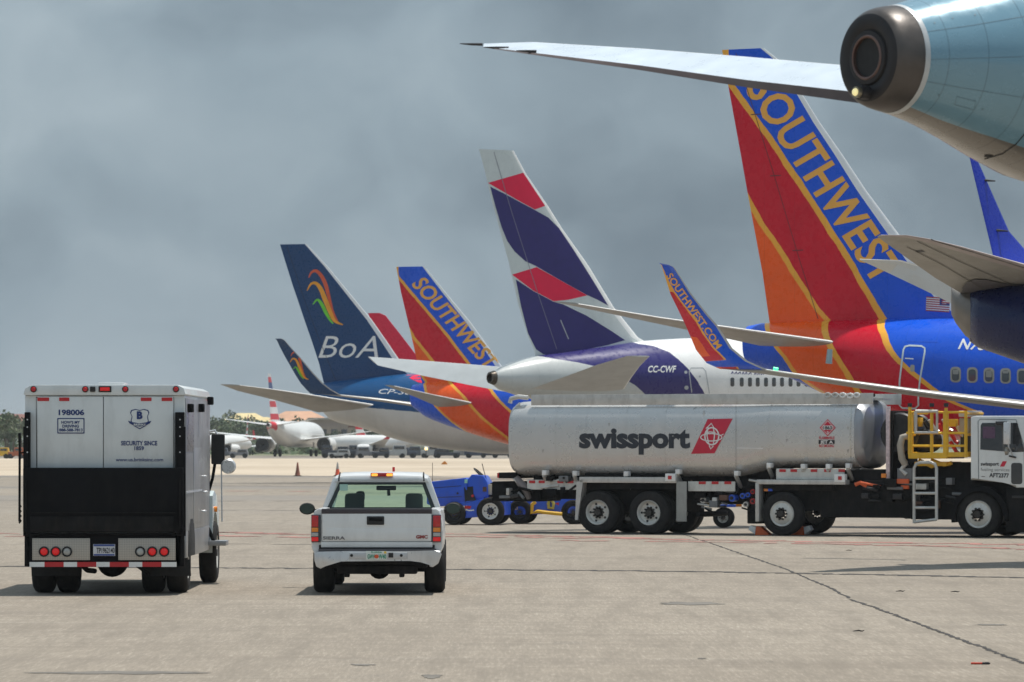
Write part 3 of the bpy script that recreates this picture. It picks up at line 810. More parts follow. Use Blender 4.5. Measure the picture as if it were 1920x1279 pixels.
# ------------------------------------------------------------------ nearest tail: pale blue tail cone and stabilizer
neo = P(1617, 112, 37)
ne = Fr(neo.x, 37, 36, 'airliner', 'pale blue airliner with black tail cone and round exhaust, nearest, upper right', 'airliner')
def ring_px(fr, px, py, hh):
    a = fr.at(px, py - hh); b = fr.at(px, py + hh); return (a.x, b.z, a.z, (a.z - b.z) / 2)
S = [ring_px(ne, 1671, 111, 100), ring_px(ne, 1730, 113, 121), ring_px(ne, 1800, 118, 151), ring_px(ne, 1860, 126, 177), ring_px(ne, 1920, 134, 200)]
u, zb, zt, hw = S[-1]
S += [(u + 2, zb - .35, zt + .32, hw + .33), (u + 5, zb - 1.0, zt + .6, 1.8), (u + 9, zb - 1.4, zt + .7, 2.0), (u + 22, zb - 1.5, zt + .7, 2.0), (u + 26, zb - 1.2, zt - .2, 1.4), (u + 28, zb - .3, zt - 1.2, .4)]
fb = MB(); body(fb, smooth_st(S, .2), m_white, seg=64)
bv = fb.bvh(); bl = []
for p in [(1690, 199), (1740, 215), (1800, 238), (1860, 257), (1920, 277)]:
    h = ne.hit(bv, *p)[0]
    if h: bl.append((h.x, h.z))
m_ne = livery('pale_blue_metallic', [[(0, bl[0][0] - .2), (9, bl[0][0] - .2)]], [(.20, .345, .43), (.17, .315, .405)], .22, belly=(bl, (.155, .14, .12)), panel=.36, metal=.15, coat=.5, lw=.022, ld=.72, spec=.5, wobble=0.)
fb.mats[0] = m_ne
decal(fb, ne, [disc(1853, 292, 8, 2, 12)], m_black, 0)
m_ns = mat('skin_seam', (.13, .21, .26), .5)
for ln in ([(1735, 112), (1800, 110), (1925, 106)], [(1722, 150), (1800, 164), (1925, 184)], [(1735, 60), (1820, 48), (1925, 30)]): decal(fb, ne, stroke(ln, 1.0), m_ns, 9, .002)
for x_, y_ in ((1752, 43), (1786, 34), (1828, 28), (1760, 178), (1842, 205)): decal(fb, ne, [disc(x_, y_, 1.6, 1.6, 8)], m_ns, 0, .003)
decal(fb, ne, stroke([(1846, 298), (1880, 288), (1905, 270), (1922, 250)], 1.8), m_black, 6, .003)
decal(fb, ne, stroke([(1790, 196), (1826, 206), (1830, 190), (1794, 181), (1790, 196)], .9), m_ns, 0, .003)
fb.build('fuselage', ne.root)
u0 = S[0][0]; zc = (S[0][1] + S[0][2]) / 2; r0 = S[0][3]
mb = MB(); mb.revolve([(u0 - .012, r0 + .002), (u0 - .005, r0 + .006), (u0 + .035, r0 + .014), (u0 + .036, r0 - .02)], mat('pale_seal_ring', (.50, .52, .53), .35, metal=.2), 'x', (0, 0, zc), 64, False); mb.build('seal_ring', ne.root)
m_cone = mat('dark_tail_cone', (.085, .074, .068), .40, metal=.45, var=.3, scale=2.2, bump=.05)
mb = MB()
prof = [(u0 - .01, r0), (u0 - .08, r0 * .985), (u0 - .145, r0 * .955), (u0 - .205, r0 * .915), (u0 - .24, r0 * .87), (u0 - .262, r0 * .82), (u0 - .274, r0 * .75), (u0 - .274, r0 * .60), (u0 - .26, r0 * .52), (u0 - .28, r0 * .50), (u0 - .283, r0 * .42)]
mb.revolve(prof[:6], m_cone, 'x', (0, 0, zc), 56, False); mb.revolve(prof[5:], mat('dark_end_face', (.022, .020, .021), .5, metal=.3, var=.3), 'x', (0, 0, zc), 56, False)  # end face in a darker tone than the cone side
cone = mb.build('tail_cone', ne.root)
ue = u0 - .28
mb = MB(); mb.revolve([(ue, r0 * .43), (ue - .012, r0 * .40), (ue - .008, r0 * .37), (ue + .02, r0 * .36)], mat('exhaust_lip', (.16, .10, .085), .35, metal=.7), 'x', (0, 0, zc), 40, False); mb.build('exhaust_lip', cone)
mb = MB(); mb.revolve([(ue + .02, r0 * .36), (ue + .14, r0 * .35), (ue + .15, .01)], m_black, 'x', (0, 0, zc), 40); mb.build('exhaust_hole', cone)
zl = zc - r0 * .66
mb = MB(); mb.cyl((ue + .12, 0, zl), (ue - .09, 0, zl), .06, m_dark); mb.cyl((ue - .09, 0, zl), (ue - .13, 0, zl), .05, mat('lamp_collar', (.3, .27, .2), .3, metal=.8)); lamp = mb.build('tail_light', cone)
mb = MB(); mb.revolve([(ue - .13, .034), (ue - .145, .028), (ue - .155, .012)], mat('lit_tail_lamp', (.9, .8, .4), .3, emit=(1, .85, .4, .45)), 'x', (0, 0, zl)); mb.build('bulb', lamp)
# left stabilizer with its drooping elevator
mb = MB()
ne_st = [((908, 82, 47.5), (906, 88, 46.9), .02), ((1000, 79.5, 47), (1000, 99, 46.2), .05), ((1200, 92, 46), (1200, 123, 45.2), .09), ((1400, 108, 45), (1400, 151, 44.1), .12), ((1600, 126, 44), (1610, 174, 43.0), .15), ((1700, 134, 43.5), (1700, 186, 42.7), .16)]
aero(mb, [(ne.Z(a[0], a[1], a[2] * .88), ne.Z(b[0], b[1], b[2] * .88), tt) for a, b, tt in ne_st], mat('pale_sky_blue_skin', (.62, .69, .76), .3, metal=.1, var=.05, scale=1., dirt=.06), m_bare, lec=.1)
stb = mb.build('stabilizer', ne.root)
mb = MB()
lo = [(905, 88, 46.88, 1), (1000, 99, 46.18, 4), (1200, 122.5, 45.18, 9), (1400, 150, 44.08, 14), (1600, 172, 42.98, 20), (1700, 184, 42.68, 22)]
rings = []
for x, y, z, h in lo:
    z *= .88
    a, b = ne.Z(x, y, z - .02), ne.Z(x, y + h, z - .05); a2, b2 = ne.Z(x, y, z + .05), ne.Z(x, y + h, z + .02)
    rings.append([a, b, b2, a2])
mb.loft(rings, mat('brown_elevator_edge', (.115, .085, .078), .4, metal=.3, var=.25, scale=2), True); mb.build('elevator', ne.root)
for x0, x1, y, z in ((862, 905, 82, 47.2), (907, 954, 88.5, 46.7), (968, 1006, 95, 46.2)):
    z *= .88; mb = MB(); mb.tube([ne.Z(x0, y, z), ne.Z((x0 + x1) / 2, y + 1, z), ne.Z(x1, y + 1.5, z)], [.004, .012, .014], m_dark); mb.build('static_wick', stb)
gear(ne, 'landing_gear', 17, 3.5, 2.4, m_gearm, m_tyre)
# ================================================================== vehicles
def wheel(fr, u, side, y, r, wd, rim_r, name='wheel', rim_m=None, parent=None, style='truck', z=None):
    """tyre with a rim as its sub-part; side -1 = right"""
    z = r if z is None else z
    mb = MB(); h = wd / 2
    mb.revolve([(-h * .8, rim_r), (-h, rim_r * 1.12), (-h, r * .86), (-h * .82, r * .965), (-h * .6, r), (h * .6, r), (h * .82, r * .965), (h, r * .86), (h, rim_r * 1.12), (h * .8, rim_r), (-h * .8, rim_r)], m_tyre, 'y', (0, 0, 0), 40, False)
    for k in range(3): pass
    o = mb.build(name, parent or fr.root, (u, y, z))
    mb = MB(); q = side
    rm = rim_m or mat('white_rim_paint', (.62, .61, .57), .4, metal=.2, dirt=.35, scale=5)
    d = [(q * h * .82, rim_r * 1.02), (q * h * .92, rim_r * .97), (q * h * .8, rim_r * .90), (q * h * .30, rim_r * .80), (q * h * .22, rim_r * .62), (q * h * .34, rim_r * .50), (q * h * .34, rim_r * .40)]
    if style == 'front': d = [(q * h * .82, rim_r * 1.02), (q * h * .95, rim_r * .97), (q * h * .85, rim_r * .86), (q * h * 1.0, rim_r * .70), (q * h * 1.08, rim_r * .42)]
    mb.revolve(d, rm, 'y', (0, 0, 0), 32, False)
    hubm = mat('greasy_hub', (.045, .042, .04), .5, metal=.5, var=.3)
    yb = d[-1][0]
    mb.cyl((0, yb - q * .02, 0), (0, yb + q * .09, 0), rim_r * .30, hubm, rim_r * .26, 16)
    for k in range(10):
        a = 2 * math.pi * k / 10
        x, zz = rim_r * .43 * math.cos(a), rim_r * .43 * math.sin(a)
        mb.cyl((x, yb - q * .01, zz), (x, yb + q * .045, zz), rim_r * .085, hubm, None, 6)
    if style == 'truck':
        for k in range(5):
            a = 2 * math.pi * (k + .5) / 5
            x, zz = rim_r * .70 * math.cos(a), rim_r * .70 * math.sin(a)
            mb.cyl((x, q * h * .27, zz), (x, q * h * .30, zz), rim_r * .10, m_black, None, 8)
    mb.build('rim', o)
    return o

m_vw = mat('white_vehicle_paint', (.74, .75, .745), .34, coat=.5, var=.04, scale=1.5, dirt=.16)
m_vblack = mat('black_steel', (.0045, .0048, .0062), .75, var=.35, scale=2.5, dirt=.07, spec=.15)
m_chassis = mat('dark_chassis', (.009, .0088, .0095), .8, var=.5, scale=4, dirt=.2, spec=.2)
m_red = mat('red_lens', (.50, .008, .012), .2, coat=.6, var=.12, scale=20)
m_redlit = mat('lit_red_lens', (.62, .012, .014), .2, emit=(1, .03, .03, .14))
m_amber = mat('amber_lens', (.80, .24, .015), .2, coat=.6)
m_clear = mat('clear_lens', (.42, .42, .40), .2, coat=.6)
m_redtape = mat('red_tape', (.50, .015, .02), .4); m_whitetape = mat('white_tape', (.78, .78, .76), .4)
m_blueink = mat('blue_lettering', (.012, .035, .155), .5, var=.05)
m_chrome = mat('brushed_bumper', (.62, .63, .64), .32, metal=.55, var=.08, dirt=.22)
m_ink = mat('black_lettering', (.012, .012, .018), .45, var=.05)
def glass_mat(name, tint, gloss=.12):
    m, t, b = new_mat(name); t.n.remove(b)
    tr = t.new('ShaderNodeBsdfTransparent'); tr.inputs[0].default_value = (*tint, 1)
    gl = t.new('ShaderNodeBsdfGlossy'); gl.inputs['Roughness'].default_value = .03
    lw_ = t.new('ShaderNodeLayerWeight'); lw_.inputs[0].default_value = .5
    mx = t.new('ShaderNodeMixShader'); t.l.new(t.math('MULTIPLY_ADD', t.math('POWER', lw_.outputs['Facing'], 4.), .5, .045 + gloss * .2), mx.inputs[0])
    t.l.new(tr.outputs[0], mx.inputs[1]); t.l.new(gl.outputs[0], mx.inputs[2])
    t.l.new(mx.outputs[0], t.n['Material Output'].inputs[0]); return m
m_glass = glass_mat('green_tinted_glass', (.80, .97, .88), .0)
m_darkglass = mat('dark_glass', (.018, .02, .024), .06, coat=.8, var=.2)

# ------------------------------------------------------------------ armoured truck (rear view)
at_ = Fr(-6.11, 64, 90, 'armored_truck', 'white armored truck with black folded lift gate and red tail lamps, leftmost vehicle', 'truck')
AX = lambda px: -(px - 196) / 125.0      # local y of a photo column on the rear face
AZ = lambda py: 2.3 - (py - 828) / 125.0
m_at = mat('armored_white_paint', (.66, .69, .69), .36, coat=.4, var=.05, scale=1.2, dirt=.22)
m_side = mat('brushed_steel_side', (.36, .365, .375), .36, metal=.45, var=.2, scale=.9, dirt=.3)
mb = MB()
mb.box(.03, 5.2, -1.2, 1.2, .80, AZ(741), m_at, .02)
prof = [(-1.20, AZ(741)), (-1.215, AZ(739)), (-1.19, AZ(728)), (-1.10, AZ(722)), (1.10, AZ(722)), (1.19, AZ(728)), (1.215, AZ(739)), (1.20, AZ(741))]
mb.prism(prof, -.03, 5.25, m_at, 'yz', .012)
mb.box(.30, .90, -.26, .12, AZ(722), AZ(716.5), m_vw, .01)
for x0, x1 in ((70, 193), (194.5, 325)):
    mb.box(-.012, .04, AX(x0), AX(x1), AZ(880), AZ(744), m_at, .006)
tape = [(70, 92), (111, 130), (264, 284), (303, 323)]
for a, b in tape: mb.box(-.018, -.006, AX(a), AX(b), AZ(752), AZ(745.5), m_redtape)
decal(mb, at_, stroke([(69, 878), (68, 745), (326, 745), (326, 878)], 1.6), m_black, 0)
decal(mb, at_, stroke([(193.7, 746), (193.7, 878)], 1.0), mat('panel_gap', (.2, .22, .23), .6), 0)
decal(mb, at_, text_px('198006', (110, 778), (158, 778), (0, -9.5), bold=.035), m_blueink, 0)
decal(mb, at_, [rrect(107.5, 784, 158.5, 813, 1)], m_blueink, 0)
decal(mb, at_, [rrect(109.5, 786, 156.5, 811, 1)], m_at, 0, .004)
for k, (tx, a, b) in enumerate((("HOW'S MY", 115, 150), ('DRIVING', 117, 148), ('888-588-7813', 111, 155))):
    decal(mb, at_, text_px(tx, (a, 794.5 + k * 7.2), (b, 794.5 + k * 7.2), (0, -5.2), bold=.03), m_blueink, 0)
shield = [(246, 769), (254, 767), (262, 769), (270, 767), (278, 769), (280, 774), (277, 781), (279, 790), (273, 799), (262, 805), (251, 799), (245, 790), (247, 781), (244, 774)]
decal(mb, at_, [shield], m_blueink, 0)
ins = lambda pts, k: [(262 + (x - 262) * k, 784 + (y - 784) * k) for x, y in pts]
decal(mb, at_, [ins(shield, .90)], m_at, 0, .003)
decal(mb, at_, text_px('B', (256.5, 785), (267.5, 785), (0, -13), bold=.06), m_blueink, 0)
decal(mb, at_, [[(240, 789), (250, 792), (262, 794), (274, 792), (284, 789), (281, 794), (273, 798), (262, 800), (251, 798), (243, 794)]], m_blueink, 0)
decal(mb, at_, text_px('BRINKS', (251, 798), (273, 798), (0, -3.6), bold=.03), m_at, 0)
decal(mb, at_, text_px('SECURITY SINCE', (227, 835), (295, 835), (0, -8), bold=.03), m_blueink, 0)
decal(mb, at_, text_px('1859', (252, 844), (270, 844), (0, -7), bold=.03), m_blueink, 0)
decal(mb, at_, text_px('www.us.brinksinc.com', (217, 865), (306, 865), (0, -6.5), bold=.015), m_blueink, 0)
mb.build('body', at_.root)
mb = MB(); mb.box(.06, 5.18, -1.215, -1.2, .95, 2.95, m_side, .005)
mb.box(.2, 1.6, -1.222, -1.214, 2.15, 2.75, mat('smoked_side_panel', (.24, .235, .26), .3, metal=.3), .004)
mb.box(1.55, 3.2, -1.222, -1.214, 1.05, 2.2, m_side, .004); mb.box(.1, 3.3, -1.226, -1.214, 1.52, 1.55, m_vw)
mb.box(1.72, 5.15, -1.218, -1.12, .55, .95, m_side, .01); mb.box(.06, .46, -1.218, -1.12, .55, .95, m_side, .01); mb.prism([(.46, .56), (.50, .84), (.66, 1.03), (.9, 1.12), (1.3, 1.12), (1.54, 1.03), (1.70, .84), (1.74, .56)], -1.228, -1.19, m_black, 'xz', .004)
for u, z in ((.35, 2.82), (2.6, 2.84), (4.6, 2.97)): mb.box(u, u + .22, -1.30, -1.21, z - .08, z + .05, m_vblack, .02)
for u, z in ((3.4, 1.75), (3.6, 1.5), (3.3, 1.2)): mb.tube([(u, -1.22, z), (u, -1.26, z), (u + .3, -1.26, z), (u + .3, -1.22, z)], .015, m_chrome)
mb.build('side_panel', at_.root)
for px in (63, 160, 235, 330):
    mb = MB(); mb.cyl((-.028, AX(px), AZ(730)), (-.045, AX(px), AZ(730)), .048, m_black); mb.cyl((-.045, AX(px), AZ(730)), (-.06, AX(px), AZ(730)), .036, m_red, .028); mb.build('marker_light', at_.root)
mb = MB(); mb.box(-.05, -.025, AX(185), AX(209), AZ(735.5), AZ(724), m_black, .012); mb.box(-.06, -.045, AX(188), AX(206), AZ(733), AZ(726.5), m_redlit, .01); mb.build('marker_light', at_.root)
mb = MB(); mb.box(-.06, -.02, AX(169), AX(179), AZ(735), AZ(725), m_black, .012); mb.build('rear_camera', at_.root)
# lift gate
mb = MB()
mb.box(-.22, -.05, AX(46), AX(345), AZ(998), AZ(877), m_vblack, .012)
mb.box(-.25, -.21, AX(62), AX(330), AZ(962), AZ(960), m_chassis); mb.box(-.24, -.2, AX(60), AX(328), AZ(996), AZ(968), m_chassis, .01)
for a, b in ((50, 52.5), (338, 341)): mb.box(-.25, -.2, AX(a), AX(b), AZ(990), AZ(900), m_chassis, .004)
mb.build('lift_gate', at_.root)
for s, (a, b, c, d) in ((1, (47, 57, 42, 57)), (-1, (329, 346, 328, 352))):
    mb = MB(); mb.box(-.10, .02, AX(a), AX(b), AZ(1062), AZ(773), m_vblack, .01)
    mb.box(-.13, -.09, AX(c + 3), AX(d - 3), AZ(1005), AZ(800), m_vblack, .008)
    for y in (787, 801, 818, 848): mb.cyl((-.13, AX((a + b) / 2 + 1), AZ(y)), (-.15, AX((a + b) / 2 + 1), AZ(y)), .011, m_chrome, None, 8)
    mb.build('gate_rail', at_.root)
mb = MB(); mb.tube([(-.05, AX(37), AZ(978)), (-.05, AX(37.5), AZ(820))], .018, m_vblack); mb.box(-.08, .0, AX(35), AX(39.5), AZ(830), AZ(812), m_vblack, .01); mb.tube([(-.05, AX(37), AZ(850)), (0, AX(47), AZ(848))], .012, m_vblack)
mb.tube([(-.05, AX(38 + (1.8 if k % 2 else -1.8)), AZ(945 + k * 4.5)) for k in range(9)], .014, m_vblack, 6); mb.build('control_rod', at_.root)
# lamp panels of chequer plate
m_chq, tq, bq = new_mat('chequer_plate')
v_ = tq.new('ShaderNodeTexCoord').outputs['Object']
wq = tq.new('ShaderNodeTexChecker'); tq.l.new(tq.mapping(v_, (1, 1, 1), (R(45), 0, 0)), wq.inputs[0]); wq.inputs['Scale'].default_value = 55
wq.inputs[1].default_value = (.50, .47, .42, 1); wq.inputs[2].default_value = (.36, .335, .30, 1)
tq.l.new(wq.outputs[0], bq.inputs['Base Color']); bq.inputs['Metallic'].default_value = .35; bq.inputs['Roughness'].default_value = .42
mb = MB(); mb.box(-.10, .10, AX(52), AX(340), AZ(1062), AZ(1000), m_vblack, .01); mb.build('rear_frame', at_.root)
for x0, x1, l in ((62, 170, (84, 106, 127)), (223, 330, (264, 286.5, 309))):
    mb = MB(); mb.box(-.125, -.09, AX(x0), AX(x1), AZ(1050), AZ(1009), m_chq, .006); pn = mb.build('lamp_panel', at_.root)
    for px in l:
        red = px not in (127, 264)
        mb = MB(); mb.revolve([(-.12, .078), (-.15, .078), (-.152, .062), (-.135, .058)], m_black, 'x', (0, AX(px), AZ(1034)), 24)
        mb.revolve([(-.13, .060), (-.148, .045), (-.155, .02)], m_redlit if red else m_clear, 'x', (0, AX(px), AZ(1034)), 24); mb.build('tail_light', pn)
mb = MB(); mb.box(-.13, -.11, AX(176), AX(217), AZ(1042), AZ(1020), mat('plate_white', (.62, .63, .66), .4), .004)
mb.box(-.134, -.128, AX(177), AX(216), AZ(1024), AZ(1020.5), mat('plate_blue', (.04, .08, .28), .4))
mb.box(-.134, -.128, AX(177), AX(216), AZ(1041.5), AZ(1038.5), mat('plate_blue', (.04, .08, .28), .4))
decal(mb, at_, text_px('TP1962140', (181, 1037), (215, 1037), (0, -10), bold=.02), m_ink, 0); mb.build('license_plate', at_.root)
mb = MB()
xs = [57, 85, 121, 146, 182, 207, 243, 268, 304, 332]
for k in range(9): mb.box(-.14, -.11, AX(xs[k]), AX(xs[k + 1]) if k < 8 else AX(332), AZ(1062.5), AZ(1053.5), m_whitetape if k % 2 == 0 else m_redtape)
mb.build('reflector_strip', at_.root)
mb = MB(); mb.box(.05, 5.6, -.45, .45, .45, .62, m_chassis, .02); mb.box(.05, 5., -1.05, -.5, .55, .8, m_chassis); mb.box(.05, 5., .5, 1.05, .55, .8, m_chassis)
mb.revolve([(1.0, .02), (1.05, .16), (1.2, .23), (1.4, .23), (1.55, .12)], m_chassis, 'x', (0, .0, .46), 24); mb.tube([(1.3, -.9, .48), (1.3, .9, .48)], .08, m_chassis)
mb.tube([(.2, AX(150), .45), (.3, AX(160), .36), (.6, AX(170), .34)], .04, m_chassis); mb.tube([(.2, AX(255), .44), (.25, AX(268), .36), (.3, AX(275), .3)], .035, m_chassis); mb.build('chassis', at_.root)
for s, x0, x1 in ((1, 52, 152), (-1, 277, 352)):
    mb = MB(); mb.prism([(AX(x0), .52), (AX(x1), .52), (AX(x1 - (8 if s > 0 else -2)), .27), (AX(x0 + 1), .27)], .42, .44, mat('mud_flap_rubber', (.012, .012, .013), .75, var=.3, dirt=.2), 'yz', .004); mb.build('mud_flap', at_.root)
for s in (-1, 1):
    wheel(at_, 1.1, s, s * 1.02, .47, .32, .27, parent=at_.root)
    wheel(at_, 1.1, s, s * .65, .47, .32, .27, parent=at_.root)
    wheel(at_, 5.75, s, s * 1.16, .50, .28, .28, parent=at_.root)
# bonnet, fenders, mirrors in front of the box
m_hood = mat('pale_bonnet', (.62, .69, .68), .35, coat=.4, var=.05)
mb = MB(); rings = []
for u, w_, z in ((5.2, 1.02, 1.9), (6.0, .98, 1.75), (6.8, .9, 1.6), (7.2, .8, 1.25)):
    rings.append([(u, y, zz) for y, zz in ((-w_, .7), (-w_, z - .2), (-w_ + .18, z), (w_ - .18, z), (w_, z - .2), (w_, .7))])
mb.loft(rings, m_hood); mb.build('bonnet', at_.root)
for s in (-1, 1):
    mb = MB(); arch = []
    for k in range(9):
        a = math.pi * (k / 8); arch.append((5.75 + .68 * math.cos(a), .50 + .62 * math.sin(a)))
    outer = [(5.2, .75), (5.2, 1.42), (5.5, 1.48), (6.1, 1.40), (6.6, 1.1), (6.6, .6)]
    poly = outer + arch
    mb.prism([(6.45, .55)] + [(5.75 + .70 * math.cos(R(a)), .50 + .66 * math.sin(R(a))) for a in range(0, 190, 15)] + [(5.1, .6), (5.1, 1.42), (5.5, 1.5), (6.1, 1.42), (6.6, 1.1)], s * .95, s * 1.26, m_hood, 'xz', .02)
    mb.cyl((5.5, s * 1.26, 1.2), (5.5, s * 1.31, 1.2), .045, m_amber); mb.build('fender', at_.root)
    mb = MB(); mb.box(4.75, 5.4, s * 1.22, s * 1.50, .62, .70, m_side, .01); mb.tube([(5.0, s * 1.2, .9), (5.0, s * 1.3, .65)], .03, m_vblack); mb.build('step', at_.root)
    mb = MB()
    if s < 0:
        mb.box(5.05, 5.13, -1.24, -1.46, 1.93, 2.42, m_black, .03); mb.tube([(5.1, -1.15, 2.45), (5.1, -1.3, 2.48), (5.1, -1.34, 2.4)], .02, m_chrome)
        mb.tube([(5.1, -1.2, 1.5), (5.1, -1.26, 1.7), (5.1, -1.3, 1.95)], .025, m_vblack); mb.tube([(5.15, -1.40, 1.93), (5.15, -1.41, 1.0)], .012, m_chrome)
        mb.revolve([(5.02, .10), (5.05, .125), (5.12, .10), (5.16, .03)], m_chrome, 'x', (0, -1.52, 1.90), 20)
    else:
        mb.box(5.05, 5.13, 1.24, 1.36, 1.93, 2.42, m_black, .03); mb.tube([(5.1, 1.15, 2.2), (5.1, 1.25, 2.2)], .02, m_chrome)
    mb.build('mirror', at_.root)

# ------------------------------------------------------------------ pickup (rear view)
pk = Fr((707 - 960) * 64 / F, 64, 90, 'pickup_truck', 'white pickup truck seen from behind with amber lamp lit on its roof', 'pickup')
PX = lambda px: -(px - 707) / 125.0
PZ = lambda py: 2.3 - (py - 828) / 125.0
mb = MB()
sec = [(.80, .66), (.93, .58), (.985, .70), (1.0, .92), (.985, 1.10), (.945, 1.255), (.90, 1.285), (.80, 1.28)]
for s in (-1, 1):
    mb.loft([[(u, s * (y * k), z) for y, z in sec] for u, k in ((.02, .985), (.10, 1.), (1.0, 1.), (2.06, .995))], m_vw)
mb.box(.06, 2.06, -.82, .82, .66, .74, m_chassis); mb.box(1.98, 2.08, -.9, .9, .7, 1.25, m_vw, .02)
mb.box(-.035, .05, PX(602), PX(811), PZ(1026.5), PZ(1016), m_vw, .012); mb.box(-.01, .05, PX(598), PX(815), PZ(1045), PZ(1022), m_black)
mb.build('bed', pk.root)
mb = MB(); mb.box(-.045, .06, PX(604), PX(809), PZ(1015), PZ(961), m_vw, .02)
mb.box(-.05, -.03, PX(612), PX(801), PZ(1012), PZ(990), m_vw, .01)
mb.box(-.05, .07, PX(603), PX(810), PZ(963.5), PZ(954), mat('black_tailgate_cap', (.045, .038, .045), .6), .012)
decal(mb, pk, text_px('SIERRA', (605.5, 1011.5), (647, 1011.5), (0, -5.5), bold=.03), mat('grey_badge', (.16, .16, .17), .3, metal=.4), 0)
decal(mb, pk, text_px('GMC', (780, 1009.5), (802, 1009.5), (0, -5.8), bold=.05), mat('red_badge', (.30, .03, .03), .3), 0)
tg = mb.build('tailgate', pk.root)
mb = MB(); mb.box(-.065, -.04, PX(688), PX(720.5), PZ(984), PZ(968), m_black, .012); mb.box(-.075, -.06, PX(692), PX(717), PZ(977), PZ(971), m_vblack, .008); mb.build('handle', tg)
for x0, x1 in ((583.5, 601.5), (808.5, 827)):
    mb = MB(); mb.box(-.02, .12, PX(x0), PX(x1), PZ(1017), PZ(965), mat('lamp_bezel', (.04, .05, .06), .4), .015)
    ia, ib = (x0 + .5, x1 - 4.5) if x0 < 700 else (x0 + 3.5, x1 - 1.0)
    for y0, y1, mm in ((967, 988, m_red), (989, 997.5, m_amber), (998.5, 1006, m_clear), (1007, 1015, m_redlit)):
        mb.box(-.035, 0, PX(ia), PX(ib), PZ(y1), PZ(y0), mm, .012)
    mb.build('tail_light', pk.root)
mb = MB()
bp = [(590, 1036), (600, 1034), (655, 1033), (760, 1033), (815, 1034), (826, 1032), (828, 1040), (822, 1056), (812, 1063), (806, 1062), (805, 1056), (790, 1054), (770, 1049), (640, 1050), (625, 1057), (612, 1061), (602, 1066), (594, 1062), (590, 1050)]
mb.prism([(PX(x), PZ(y)) for x, y in bp], -.16, -.01, m_chrome, 'yz', .018)
mb.box(-.175, -.15, PX(655), PX(765), PZ(1048), PZ(1035.5), mat('bumper_recess', (.50, .51, .52), .4, metal=.4), .012)
for x in (660, 753): mb.cyl((-.17, PX(x), PZ(1041)), (-.182, PX(x), PZ(1041)), .022, m_black)
mb.box(-.182, -.17, PX(729), PX(738), PZ(1045), PZ(1036), m_black)
mb.box(-.13, .0, PX(598), PX(818), PZ(1034), PZ(1029), mat('bumper_top_pad', (.07, .07, .08), .7))
mb.build('bumper', pk.root)
mb = MB(); mb.box(-.195, -.178, PX(687), PX(725.5), PZ(1049), PZ(1033), mat('plate_cream', (.66, .70, .66), .4), .004)
mgp = mat('plate_green', (.02, .26, .16), .4)
decal(mb, pk, text_px('GWV', (689, 1047.5), (703, 1047.5), (0, -8), bold=.03), mgp, 0); decal(mb, pk, text_px('W40', (710, 1047.5), (724, 1047.5), (0, -8), bold=.03), mgp, 0)
decal(mb, pk, [disc(706, 1043.5, 4.2, 3.8)], mat('plate_orange', (.65, .10, .03), .4), 0); decal(mb, pk, text_px('FLORIDA', (696, 1037), (716, 1037), (0, -3), bold=.02), mgp, 0)
decal(mb, pk, [rrect(720, 1034, 724.5, 1038, .8)], mat('plate_sticker', (.75, .5, .05), .4), 0)
mb.build('license_plate', pk.root)
# cab: pillars, roof, panes
mb = MB()
zb, zt = 1.262, 1.80
def strut(a, b, w0, w1, d=.07):
    a, b = V(a), V(b)
    mb.hexa([(a.x, a.y - w0, a.z), (a.x + d, a.y - w0, a.z), (a.x + d, a.y + w0, a.z), (a.x, a.y + w0, a.z), (b.x, b.y - w1, b.z), (b.x + d, b.y - w1, b.z), (b.x + d, b.y + w1, b.z), (b.x, b.y + w1, b.z)], m_vw, .012)
for s in (-1, 1):
    strut((2.10, s * .875, 1.22), (2.16, s * .705, 1.74), .055, .045)
    strut((3.75, s * .86, 1.2), (3.2, s * .69, 1.74), .05, .04)
    mb.box(2.1, 3.9, s * .76, s * .955, .55, 1.245, m_vw, .04)
rings = []
for u, w_, z0, z1 in ((2.12, .66, 1.70, 1.745), (2.14, .735, 1.67, 1.775), (2.3, .745, 1.69, 1.81), (2.8, .745, 1.71, 1.83), (3.15, .72, 1.70, 1.80), (3.28, .66, 1.68, 1.73)):
    rings.append([(u, y * w_, z) for y, z in ((-1, z0), (-.97, (z0 + z1) / 2), (-.82, z1 - .01), (-.4, z1), (.4, z1), (.82, z1 - .01), (.97, (z0 + z1) / 2), (1, z0))])
mb.loft(rings, m_vw)
for s in (-1, 1): mb.tube([(2.12, s * .66, 1.685), (2.135, s * .655, 1.76), (2.4, s * .65, 1.815)], .012, m_black, 6)
mb.build('cab', pk.root)
mb = MB(); gy = ((604, 955), (809, 955), (789, 904), (628, 904)); zf = lambda x: -(x - 707) / 121.; zz = lambda y: 2.3 - (y - 828) / 121.
mb.keepn = True
mb.sheet([(2.10 + (955 - y) / 51 * .05, zf(x), zz(y)) for x, y in gy], m_glass); mb.build('rear_window', pk.root)
mb = MB(); g2 = MB()
fr_in = [(609, 953), (804, 953), (786, 907), (631, 907)]
bl_ = m_black
def band(a, b, c, d): mb.sheet([(2.092 + (955 - p[1]) / 51 * .05, zf(p[0]), zz(p[1])) for p in (a, b, c, d)], mat('window_frit', (.02, .028, .028), .4))
band((604, 955), (809, 955), (806, 951), (607, 951)); band((626, 909), (791, 909), (789, 904), (628, 904))
band((604, 955), (612, 955), (635, 904), (628, 904)); band((801, 955), (809, 955), (789, 904), (782, 904)); mb.keepn = True
mb.build('window_seal', pk.root)
mb = MB(); mb.keepn = True; mb.sheet([(3.78, -.82, 1.2), (3.78, .82, 1.2), (3.24, .66, 1.72), (3.24, -.66, 1.72)], m_glass); mb.build('windshield', pk.root)
